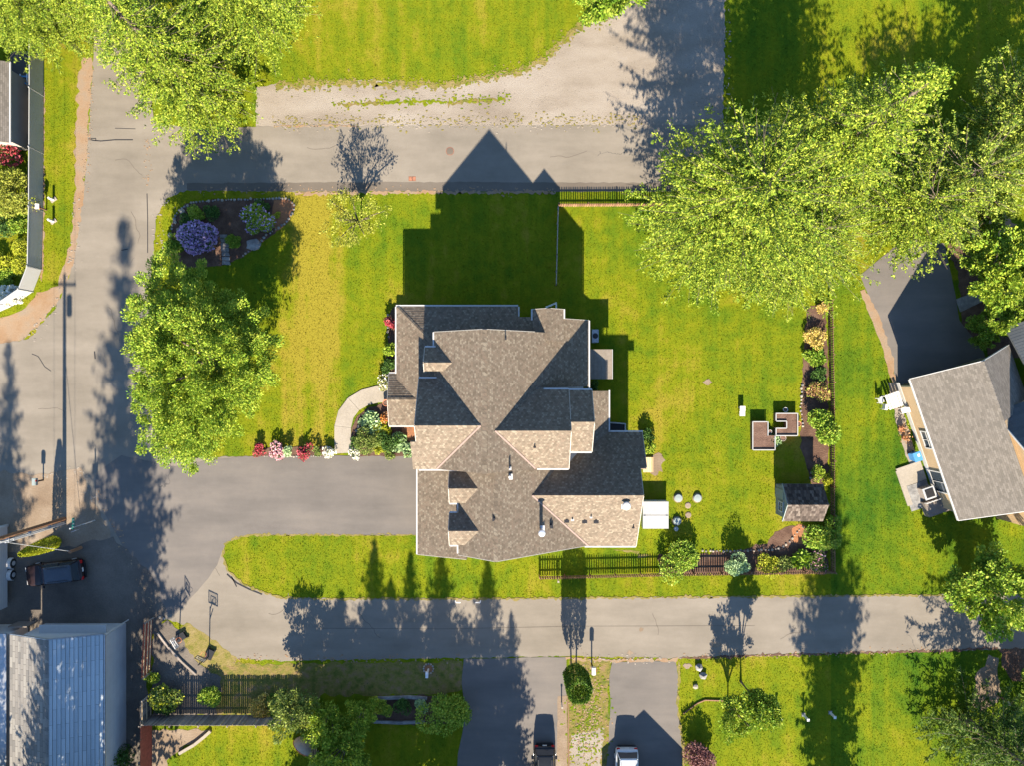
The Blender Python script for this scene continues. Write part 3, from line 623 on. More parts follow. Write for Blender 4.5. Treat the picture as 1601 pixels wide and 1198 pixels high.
# -- N2: small gable to the north
c2, z2, h2 = 2.8, 7.45, 1.2
slope('roof_slope', [(c2 - h2, 5.72, z2 - p * h2), (c2 - h2, 3.2, z2 - p * h2), (c2, 3.2, z2), (c2, 5.72, z2)], parent=house)
slope('roof_slope', [(c2 + h2, 3.2, z2 - p * h2), (c2 + h2, 5.72, z2 - p * h2), (c2, 5.72, z2), (c2, 3.2, z2)], parent=house)
ridge_caps((c2, 5.72, z2), (c2, 3.6, z2), house); gutter((c2 - h2 - .06, 5.75, z2 - p * h2), (c2 - h2 - .06, 4.9, z2 - p * h2), house); gutter((c2 + h2 + .06, 5.75, z2 - p * h2), (c2 + h2 + .06, 5.03, z2 - p * h2), house)
rake((c2 - h2, 5.74, z2 - p * h2), (c2, 5.74, z2), house); rake((c2, 5.74, z2), (c2 + h2, 5.74, z2 - p * h2), house)
wall([(c2 - .95, 0), (c2 + .95, 0), (c2 + .95, z2 - p * .95 - D), (c2, z2 - D - .05), (c2 - .95, z2 - p * .95 - D)], 'y', 3.6, 5.35)
# -- lower hip roof on the north west
ze, q = 4.1, .34
def zN(y): return ze + q * (6.22 - y)
def zW(x): return ze + q * (x + 9.36)
slope('roof_slope', [(.49, 6.22, ze), (-9.36, 6.22, ze), (-6.64, 3.5, zN(3.5)), (.49, 3.5, zN(3.5))], parent=house, lift=.02)
slope('roof_slope', [(-5.3, 3.5, zN(3.5)), (-6.64, 3.5, zN(3.5)), (-5.5, 2.36, zN(2.36)), (-5.3, 2.36, zN(2.36))], parent=house)
slope('roof_slope', [(1.7, 5.34, zN(5.34)), (.491, 5.34, zN(5.34)), (.491, 3.5, zN(3.5)), (1.7, 3.5, zN(3.5))], parent=house)
slope('roof_slope', [(-9.36, 6.22, ze), (-9.36, -1.76, ze), (-5.4, -1.76, zW(-5.4)), (-5.4, 2.26, zW(-5.4))], parent=house)
ridge_caps((-9.3, 6.16, ze + .03), (-5.5, 2.36, zN(2.36)), house, pitch=.3)
gutter((-9.42, 6.3, ze), (.49, 6.3, ze), house); gutter((-9.43, 6.22, ze), (-9.43, .78, ze), house); gutter((.55, 6.2, ze), (.55, 5.4, ze + .2), house)
wall([(-9.0, 0), (0.2, 0), (.2, 3.98), (-9.0, 3.98)], 'y', -1.5, 5.9)
wall([(.19, 0), (1.6, 0), (1.6, 4.3), (.19, 4.3)], 'y', 3.4, 5.0)
# -- entry porch gable
gable_x(-1.35, 4.67, .34, 2.13, 2.13, -10.0, -6.9, lift=.02, gn=-9.45, gs=-7.4, wz=2.9, wall_in=.3)
for yy in (.3, -3.0): MB().box((-9.75, yy, 1.55), (.28, .28, 3.1)).build('porch_post', 'white_trim', house)
ridge_caps((-7.2, -1.45, 4.68), (-8.5, -2.75, 4.22), house, pitch=.2)
# -- garage wing
cg, zg = -1.2, 9.35
slope('roof_slope', [(-4.1, -6.4, zg - p * 2.9), (-4.1, -13.2, zg - p * 2.9), (cg, -13.2, zg), (cg, -6.4, zg)], parent=house)
slope('roof_slope', [(6.2, -13.2, zg - p * 7.4), (6.2, -6.4, zg - p * 7.4), (cg, -6.4, zg), (cg, -13.2, zg)], parent=house)
slope('roof_slope', [(-7.65, -6.75, 4.1), (-7.65, -13.93, 4.1), (-3.6, -13.93, 5.72), (-3.6, -6.75, 5.72)], parent=house)
ridge_caps((cg, -6.6, zg), (cg, -13.2, zg), house)
gutter((-7.72, -6.75, 4.1), (-7.72, -13.93, 4.1), house); gutter((-4.17, -9.15, 7.3), (-4.17, -9.95, 7.3), house); gutter((-4.17, -12.4, 7.3), (-4.17, -13.1, 7.3), house)
rake((-4.1, -13.22, zg - p * 2.9), (cg, -13.22, zg), house, 'house_siding'); rake((cg, -13.22, zg), (6.2, -13.22, zg - p * 7.4), house, 'house_siding'); rake((-7.65, -13.95, 4.1), (-3.6, -13.95, 5.72), house, 'house_siding')
wall([(-3.7, 0), (5.8, 0), (5.8, zg - p * 7.0 - D), (cg, zg - D - .05), (-3.7, zg - p * 2.5 - D)], 'y', -12.85, -6.3)
wall([(-7.25, 0), (-3.69, 0), (-3.69, 5.5), (-7.25, 4.08)], 'y', -13.55, -6.31)
gable_x(-7.95, 8.40, .60, 1.2, 1.2, -4.75, -2.2, gn=-4.2, gs=-4.2, wz=5.0, wall_in=.2, caps=False)
gable_x(-11.14, 8.45, .66, 1.22, 1.22, -4.75, -2.2, gn=-4.2, gs=-4.2, wz=5.0, wall_in=.2, caps=False)
# -- low east wing
slope('roof_slope', [(7.83, -5.8, 4.1), (7.83, -.67, 4.1), (5.5, -.67, 5.265), (5.5, -5.8, 5.265)], parent=house); gutter((7.9, -.6, 4.1), (7.9, -4.0, 4.1), house)
wall([(5.6, 0), (7.45, 0), (7.45, 4.0), (5.6, 4.95)], 'y', -6.0, -1.0)
slope('roof_slope', [(10.05, -4.0, 4.1), (0.5, -4.0, 4.1), (0.5, -8.62, 7.4), (10.05, -8.62, 7.4)], parent=house)
slope('roof_slope', [(10.55, -4.0, 4.1), (10.051, -4.0, 4.1), (10.051, -6.72, 6.043), (10.55, -6.72, 6.043)], parent=house)
slope('roof_slope', [(0.5, -13.25, 4.1), (10.05, -13.25, 4.1), (10.05, -8.62, 7.4), (0.5, -8.62, 7.4)], parent=house)
ridge_caps((1.7, -8.62, 7.4), (10.05, -8.62, 7.4), house); gutter((7.9, -3.93, 4.1), (10.6, -3.93, 4.1), house); gutter((5.9, -13.32, 4.1), (10.05, -13.32, 4.1), house)
rake((10.58, -4.0, 4.1), (10.58, -6.7, 6.03), house); rake((10.08, -6.75, 6.07), (10.08, -8.62, 7.4), house); rake((10.08, -8.62, 7.4), (10.08, -13.25, 4.1), house)
wall([(-4.4, 0), (-4.4, 4.22), (-8.62, 7.2), (-12.85, 4.22), (-12.85, 0)], 'x', 5.7, 9.7)
# valley flashings
for A, B in (((-2.26, -3.1, 10.3), (-5.72, -6.56, 7.84)), ((-1.23, -3.5, 9.97), (1.77, -6.5, 7.84)), ((1.55, -8.62, 7.4), (6.2, -13.25, 4.1))):
    A, B = Vector(A), Vector(B); m_ = MB(); m_.bar(A + Vector((0, 0, .06)), B + Vector((0, 0, .06)), .12, .05); m_.build('valley_flashing', 'flashing', house)
# roof vents and flues
def vent(u, v, h, r, mat='black_paint', cap=False, name='roof_vent'):
    b0 = on_roof(u, v); m_ = MB(); m_.tube(b0 - Vector((0, 0, .12)), b0 + Vector((0, 0, h)), r, r, 10)
    if cap: m_.lathe(b0 + Vector((0, 0, h)), [(r * 1.5, -.04), (r * 2.0, .04), (r * 1.6, .12), (r * .5, .16)], 12)
    m_.box(b0 + Vector((0, 0, .03)), (r * 4, r * 4, .03)); return m_.build(name, mat, house)
vent(846, 828, 1.5, .14, 'galvanised', True, 'flue'); vent(978, 790, .45, .17, 'white_trim', True, 'flue')
for u, v, h, r, mt in ((797, 733, .55, .06, 'white_trim'), (797, 746, .35, .11, 'white_trim'), (836, 699, .35, .05, 'black_paint'), (790, 529, .7, .045, 'black_paint'), (895, 813, .3, .06, 'white_trim'),
                    (924, 809, .35, .05, 'white_trim'), (886, 814, .12, .1, 'black_paint'), (914, 815, .12, .1, 'black_paint'), (932, 815, .12, .1, 'black_paint'), (990, 825, .35, .05, 'black_paint'), (861, 823, .3, .1, 'black_paint'), (773, 812, .15, .08, 'black_paint')):
    vent(u, v, h, r, mt)
# windows and doors
for cpt, nr, wd, ht in (((-9.0, 4.2, 1.9), (-1, 0, 0), 1.6, 1.4), ((-9.0, 1.8, 1.9), (-1, 0, 0), 1.6, 1.4), ((-6.65, -3.1, 6.4), (-1, 0, 0), 1.6, 1.4), ((-6.65, -3.1, 8.6), (-1, 0, 0), .8, .8), ((-4.35, -7.95, 6.8), (-1, 0, 0), 1.2, .8), ((-4.35, -11.14, 6.8), (-1, 0, 0), 1.2, .8),
                       ((-6.0, 5.9, 1.9), (0, 1, 0), 1.8, 1.4), ((-2.5, 5.9, 1.9), (0, 1, 0), 1.8, 1.4), ((-3.0, 3.5, 7.4), (0, 1, 0), 1.4, 1.2), ((2.8, 5.35, 4.4), (0, 1, 0), 1.0, 1.3), ((9.7, -8.6, 2.2), (1, 0, 0), 1.6, 1.3), ((5.65, -2.9, 7.2), (1, 0, 0), 1.4, 1.2), ((-2.0, -12.85, 6.6), (0, -1, 0), 1.6, 1.3), ((7.5, -12.85, 2.0), (0, -1, 0), 1.5, 1.3), ((2.0, -12.85, 2.0), (0, -1, 0), 1.5, 1.3)):
    window(house, cpt, nr, wd, ht)
for yy in (-8.6, -11.7):
    d = MB(); d.box((-7.27, yy, 1.15), (.06, 2.6, 2.3)); gd = d.build('garage_door', 'white_trim', house)
    for k in range(4):
        for j in range(4): MB().box((-7.315, yy - .96 + j * .64, .32 + k * .55), (.03, .52, .42)).build('panel', 'white_trim', gd, False)
d = MB(); d.box((-9.03, -1.3, 1.2), (.08, 1.0, 2.2)); dr = d.build('door', 'fence_stain', house); MB().box((-9.1, -.9, 1.1), (.06, .06, .16)).build('handle', 'metal_grey', dr)
# ------------------------------------------------------------------ trees and shrubs
def trunk_mb(h, r, lean=(0, 0), n=9, segs=5):
    m_ = MB(); pts = []; rs = []
    for i in range(segs + 1):
        t = i / segs; pts.append(Vector((lean[0] * t + random.gauss(0, .03) * h * .1 * t, lean[1] * t + random.gauss(0, .03) * h * .1 * t, h * t - (.05 if i == 0 else 0)))); rs.append(r * (1 - .75 * t) * (1.35 if i == 0 else 1))
    m_.path(pts, rs, n); return m_, pts
def thin(P_, D_, keep=-.2, lo=.9, hi=2.2):
    """open coherent gaps in a crown so that light and dark clumps show"""
    f = np.zeros(len(P_))
    for _ in range(9):
        d = rng.normal(0, 1, 3); d /= np.linalg.norm(d); f += np.sin(P_ @ d * (2 * np.pi / rng.uniform(lo, hi)) + rng.uniform(0, 6.28))
    m = f / 2.1 > keep + rng.normal(0, .15, len(P_)); return P_[m], D_[m]
def fir_data(h, r, z0=2.0, levels=34, per=8, spacing=.13, leaf=.17, droop=.25, upturn=.35, shape='cone', density=1.0, bare=.06, twig=.42, lstep=.032, lw_=1.0, gapk=-.30):
    """conifer: whorls of drooping branches with side sprays; returns leaf verts and branch MB"""
    P_, D_ = [], []; br = MB()
    for li in range(levels):
        t = (li + random.random() * .7) / levels; z = z0 + (h - z0) * t ** .95
        if shape == 'cone': env = (1 - t) ** .85 * (.72 + .28 * min(1, t * 6)) + .03
        elif shape == 'drop': env = math.sin(math.pi * min(1, (t * .86 + .12)) ** .85) ** .8; env = min(env, (1 - t) * 2.3) + .03
        else: env = math.sqrt(max(0, 1 - (2 * t - .85) ** 2 / 1.35)) + .03
        for bi in range(per):
            az = random.uniform(0, 2 * math.pi); ln = r * env * random.uniform(.62, 1.12)
            if ln < .15: continue
            n = max(3, int(ln / spacing)); s_ = np.linspace(bare, 1, n)
            dirv = np.array([math.cos(az), math.sin(az), 0.0]); side = np.array([-dirv[1], dirv[0], 0.0]); curve = random.uniform(-.18, .18) * ln
            dr = droop * (1 - 2.6 * t) if shape == 'egg' else droop * (1 - 1.4 * t)
            zz = z - dr * ln * s_ + upturn * ln * s_ ** 3 * .6
            spine = dirv[None] * (ln * s_)[:, None] + side[None] * (curve * s_ ** 2)[:, None]; spine[:, 2] = zz
            if ln > 1.6 and random.random() < .6:
                k = [0, n // 2, n - 1]; br.path([Vector((0, 0, z))] + [Vector(spine[i]) for i in k], [.03 + .006 * ln, .025, .016, .008], 4)
            tw = max(2, int(ln / twig)); ts = (np.arange(tw) + rng.uniform(.2, .8, tw)) / tw
            for sgn in (-1, 1):
                for u_ in ts * .97 + .02:
                    tl_ = (.14 + .34 * ln * (1 - u_) ** .75 * min(1, u_ * 3 + .3)) * random.uniform(.6, 1.1)
                    i_ = min(n - 1, int((u_ - bare) / (1 - bare) * (n - 1))) if u_ > bare else 0
                    m_ = max(2, int(tl_ / lstep * density)); f = rng.uniform(0, 1, m_) ** .8
                    td = side * sgn * random.uniform(.55, .85) + dirv * random.uniform(.55, .9); td = td / np.linalg.norm(td)
                    pt = spine[i_][None] + td[None] * (f * tl_)[:, None] + rng.normal(0, .055 * lw_, (m_, 3)); pt[:, 2] += .10 * tl_ - .30 * tl_ * f ** 2
                    P_.append(pt); D_.append(np.broadcast_to(td + np.array([0, 0, .1]), pt.shape))
            P_.append(spine); D_.append(np.broadcast_to(dirv, spine.shape))
    P_, D_ = thin(np.concatenate(P_), np.concatenate(D_), gapk)
    return P_, D_, leaf, br
def broad_data(h, r, z0, n_limb=9, clumps=90, per=150, leaf=.2, squash=1.0, seed_dir=True, gap=.0, clump_r=.62, cut=0.0):
    """broadleaf crown: limbs to clump centres near the surface of an egg, leaves around each clump"""
    P_, D_ = [], []; br = MB(); cz = (h + z0) / 2; rz = (h - z0) / 2
    cs = []
    for i in range(clumps):
        v = rng.normal(0, 1, 3); v /= np.linalg.norm(v); rad = rng.uniform(.30, 1.0) ** .5
        if v[2] < -.5: v[2] *= .4
        wob = 1 + .16 * math.sin(3 * math.atan2(v[1], v[0]) + 1.3) + .10 * math.sin(5 * v[2] * 3 + v[0] * 4)
        cpos = np.array([v[0] * r * rad * wob, v[1] * r * rad * wob * squash, cz + v[2] * rz * rad]); cs.append(cpos)
        k = int(per * rng.uniform(.6, 1.4)); cr = clump_r * rng.uniform(.65, 1.25)
        q = rng.normal(0, 1, (k, 3)); q /= np.linalg.norm(q, axis=1, keepdims=True); q *= (rng.uniform(0, 1, k) ** .45)[:, None] * cr; q[:, 2] *= .6
        out = cpos - np.array([0, 0, cz * .75]); out = out / (np.linalg.norm(out) + 1e-6)
        P_.append(cpos + q); D_.append(q * .8 / cr + out)
    for i in range(n_limb):
        e = Vector(cs[i * len(cs) // n_limb]); st_ = Vector((0, 0, z0 * .6 + (e.z - z0 * .6) * .15)); mid = st_.lerp(e, .5) + Vector((0, 0, .12 * r))
        br.path([st_, mid, e], [.05 + .02 * r, .03 + .01 * r, .02], 5)
    return np.concatenate(P_), np.concatenate(D_), leaf, br
def mk_tree(name, label, base, h, tr, data, mat, group=None, cat='tree', up=.12, wid=.55, rotz=0.0, lean=(0, 0), trunk_h=None, bark='bark'):
    P_, D_, leaf, br = data
    root = thing(name, label, cat, (base[0], base[1], 0), rotz, group)
    tb, _ = trunk_mb(trunk_h or h * .9, tr, lean)
    if br.v: tb.add(br.v, br.f)
    tb.build('trunk', bark, root, True, True)
    link('crown', np_mesh('crown', leaves(P_, D_, leaf, up, wid), 4), mat, root, True)
    return root
def dup(root, base, rotz, scale, label, group=None, mat=None):
    r_ = root.copy(); COL.objects.link(r_); r_.location = (base[0], base[1], 0); r_.rotation_euler = (0, 0, rotz); r_.scale = scale
    r_['label'] = label
    if group: r_['group'] = group
    for ch in root.children:
        c_ = ch.copy(); COL.objects.link(c_); c_.parent = r_
        if mat and ch.name.startswith('crown'):
            c_.material_slots[0].link = 'OBJECT'; c_.material_slots[0].material = MATS[mat]
    return r_
GR = 'tall firs along the upper lane'
firA = mk_tree('fir_tree', 'tall yellow green fir whose branches reach over the picket fence', G(1078, 380), 20, .32, fir_data(20, 6.9, 2.2, 33, 10, leaf=.155, shape='egg'), 'fir_leaf', GR)
firB = mk_tree('fir_tree', 'broad fir shading the end of the upper lane', G(1212, 300), 25, .38, fir_data(25, 7.2, 2.5, 39, 10, leaf=.165), 'fir_leaf', GR)
dup(firA, G(1192, 405), 2.1, (.82, .82, .62), 'fir overhanging the back lawn corner beside the shrub bed', GR)
firC = mk_tree('fir_tree', 'low wide fir beside the dark neighbouring driveway', G(1382, 345), 8.0, .2, fir_data(8.0, 5.2, 1.0, 18, 10, leaf=.155, shape='egg'), 'fir_leaf', GR)
dup(firC, G(1446, 305), 1.1, (1.05, 1.05, 1.0), 'low wide fir above the neighbouring driveway entrance', GR, 'fir_leaf_pale')
dup(firC, G(1548, 222), 5.3, (1.15, 1.15, 1.1), 'low wide fir next to the top lawn and the wooden wall', GR, 'fir_leaf_pale')
dup(firB, G(335, 160), .7, (.95, .95, .74), 'great yellow green fir overhanging the road corner', GR)
dup(firA, G(430, 48), 3.3, (.86, .86, .85), 'fir standing at the edge of the top lawn by the gravel lot', GR)
dup(firB, G(205, 40), 2.6, (.75, .75, .6), 'fir leaning over the road beside the white fence', GR)
dup(firA, G(105, 55), 5.0, (.72, .72, .6), 'fir beside the shed with the ladders', GR)
# shade trees standing south of the picture's edge
GS = 'conifers south of the lower lane'
cone = mk_tree('conifer', 'very tall dark fir south of the grey metal-roofed house', G(192, 1275), 30.2, .45, fir_data(30.2, 6.8, 4.5, 38, 8, .25, .36, twig=.6, lstep=.11, lw_=2, gapk=-9), 'cedar_leaf', GS)
dup(cone, G(-75, 1380), 2.9, (.9, .9, .8), 'tall fir far behind the grey shed', GS)
dup(cone, G(138, 1340), 4.1, (.8, .8, .62), 'unseen lower fir added to shade the metal-roofed home', GS)  # extra fir out of view, added for more shade on the roof
dup(cone, G(14, 1225), 1.5, (.62, .62, .74), 'tall fir behind the grey shed at the road bend', GS)
drop = mk_tree('conifer', 'teardrop cypress south of the post lawn', G(1299, 1345), 19.6, .3, fir_data(19.6, 3.3, 3.0, 34, 9, .25, .34, shape='drop', twig=.5, lstep=.09, lw_=2, gapk=-9), 'cedar_leaf', GS)
for k, (u, v, h, sr) in enumerate(((487, 1320, 11.4, .75), (533, 1300, 12.0, .85), (585, 1300, 14.6, .75), (612, 1330, 13.5, .9), (642, 1300, 14.0, .7), (690, 1300, 14.0, .85), (728, 1310, 11.0, .6), (762, 1310, 13.9, .8), (800, 1340, 12.2, .6))):
    dup(drop, G(u, v), k * 1.3, (sr, sr, h / 19.6), 'cypress of the tall row south of the lower lane', GS)
# broadleaf trees
ma = broad_data(10.6, 5.25, 1.5, 14, 900, 170, .155, 1.47, clump_r=.6)
maple = mk_tree('maple_tree', 'large rounded green maple beside the road and driveway mouth', G(356, 569), 9, .25, ma, 'maple_leaf', up=.3)
yt = broad_data(5.0, 2.5, 1.7, 14, 80, 42, .15, .95, clump_r=.5)
mk_tree('young_tree', 'thin airy young tree with pale leaves on the front lawn', G(565, 352), 4.6, .07, yt, 'pale_leaf', cat='tree')
tc = broad_data(7.5, 4.2, 1.5, 8, 120, 150, .26, .8, clump_r=.75)
mk_tree('lime_tree', 'bright green broadleaf tree over the gravel track', G(950, 5), 6, .16, tc, 'bright_leaf')
t5 = broad_data(6.5, 3.4, 1.4, 8, 100, 130, .26, 1.0, clump_r=.65)
r5 = mk_tree('cherry_tree', 'bright broadleaf tree over the neighbouring front walk', G(1528, 428), 5.5, .14, t5, 'maple_leaf')
dup(r5, G(1520, 512), 2.0, (.5, .6, .62), 'small green tree beside the neighbouring front steps', mat='bright_leaf')
dup(r5, G(1575, 470), 4.2, (.8, .8, .7), 'green tree rising behind the neighbouring flower bed')
dup(r5, G(1505, 330), 1.0, (.75, .6, .9), 'green tree at the top of the neighbouring driveway', mat='fir_leaf_pale')
dup(r5, G(1512, 904), .8, (1.05, 1.05, .95), 'dense green tree beside the lower lane', mat='bright_leaf')
dup(r5, G(1600, 1060), 2.8, (.75, .75, .7), 'green tree behind the bare soil by the post', mat='bright_leaf')
ced = mk_tree('cedar_tree', 'dark spiky cedar with long drooping fronds on the post lawn', G(1505, 1122), 12.0, .28, fir_data(12.0, 6.6, .8, 18, 6, .12, .32, droop=.12, upturn=.25, twig=.36, lstep=.045, gapk=-.5), 'cedar_leaf', wid=.22)
dup(ced, G(1610, 1180), 2.0, (.9, .9, .8), 'dark spiky cedar beside the bare soil patch')
# multi-stemmed tree and clipped arborvitae near the lower lane
ms = broad_data(8.2, 1.15, 1.6, 4, 60, 120, .2, 1.0, clump_r=.5)
mk_tree('columnar_tree', 'narrow multi-stemmed tree on the lawn beside the plum shrub', G(1158, 1066), 7, .09, ms, 'bright_leaf', trunk_h=3)
ms2 = broad_data(4.6, 1.75, 1.2, 6, 60, 70, .18, 1.0, clump_r=.45)
mk_tree('small_tree', 'leafy multi-stemmed small tree above the plum shrub', G(1138, 1098), 3.5, .07, ms2, 'bright_leaf')
tp = thing('clipped_arborvitae', 'clipped dark green arborvitae with flat top between the drives', 'tree', (*G(897, 1042), 0))
m_ = MB()
for dx in (-.22, .2): m_.tube((dx, 0, -.05), (dx * 1.6, -.1, 3.4), .07, .05, 7)
m_.build('trunk', 'bark', tp, True)
k = 9000; q = rng.uniform(-1, 1, (k, 3)); zz = rng.uniform(0, 1, k) ** .8; rad = 1.02 * np.where(zz < .2, .75 + zz * 1.2, 1.0) * np.where(zz > .93, .9, 1)
ang = rng.uniform(0, 2 * np.pi, k); rr = rad * rng.uniform(.55, 1.0, k) ** .5 * (1 + .05 * np.sin(5 * ang)); pts = np.stack([rr * np.cos(ang) * 1.05, rr * np.sin(ang), 1.25 + 4.3 * zz], 1)
dd = np.stack([np.cos(ang) * .4, np.sin(ang) * .4, np.full(k, .9)], 1)
link('crown', np_mesh('crown', leaves(pts, dd, .17, .3, .45), 4), 'arborvitae_leaf', tp, True)

def shrub(name, label, u, v, r, h, mat, n=1200, leaf=.13, flower=None, fl=0.35, group=None, fsize=.12, round_=False, squash=1.0, cat='shrub', hm=.5):
    x, y = G(u, v, h * hm); root = thing(name, label, cat, (x, y, 0), 0, group)
    lobes = 1 if round_ else 7
    P_ = []; D_ = []
    for i in range(lobes):
        if round_: cx = np.zeros(3); rr, rz = r, h / 2
        else:
            a = random.uniform(0, 6.28); o_ = random.uniform(.25, .62) * r; cx = np.array([math.cos(a) * o_, math.sin(a) * o_ * squash, random.uniform(-.12, .22) * h]); rr, rz = r * random.uniform(.38, .62), h * random.uniform(.28, .45)
        kk = n // lobes; q = rng.normal(0, 1, (kk, 3)); q /= np.linalg.norm(q, axis=1, keepdims=True); s_ = (rng.uniform(.45, 1.0, kk) ** .5)[:, None]
        q2 = q * s_; P_.append(cx + q2 * np.array([rr, rr * squash, rz])); D_.append(q * .8)
    P_ = np.concatenate(P_); D_ = np.concatenate(D_); P_[:, 2] = np.maximum(P_[:, 2] + h * .52, .05)
    m2 = MB()
    for i in range(4):
        a = i * 1.57 + random.random(); m2.tube((0, 0, -.03), (math.cos(a) * r * .4, math.sin(a) * r * .4, h * .5), .025, .012, 5)
    m2.build('stem', 'bark', root, True)
    link('foliage', np_mesh('foliage', leaves(P_, D_, leaf, .5, .6), 4), mat, root, True)
    if flower:
        m0 = int(n * fl); top = P_[P_[:, 2] > h * .35]; top = top[rng.integers(0, len(top), m0)]; ctr = np.array([0, 0, h * .4]); d_ = top - ctr; top = ctr + d_ * 1.07
        link('blossom', np_mesh('blossom', leaves(top, d_, fsize, 1.2, .9), 4), flower, root, True)
    return root
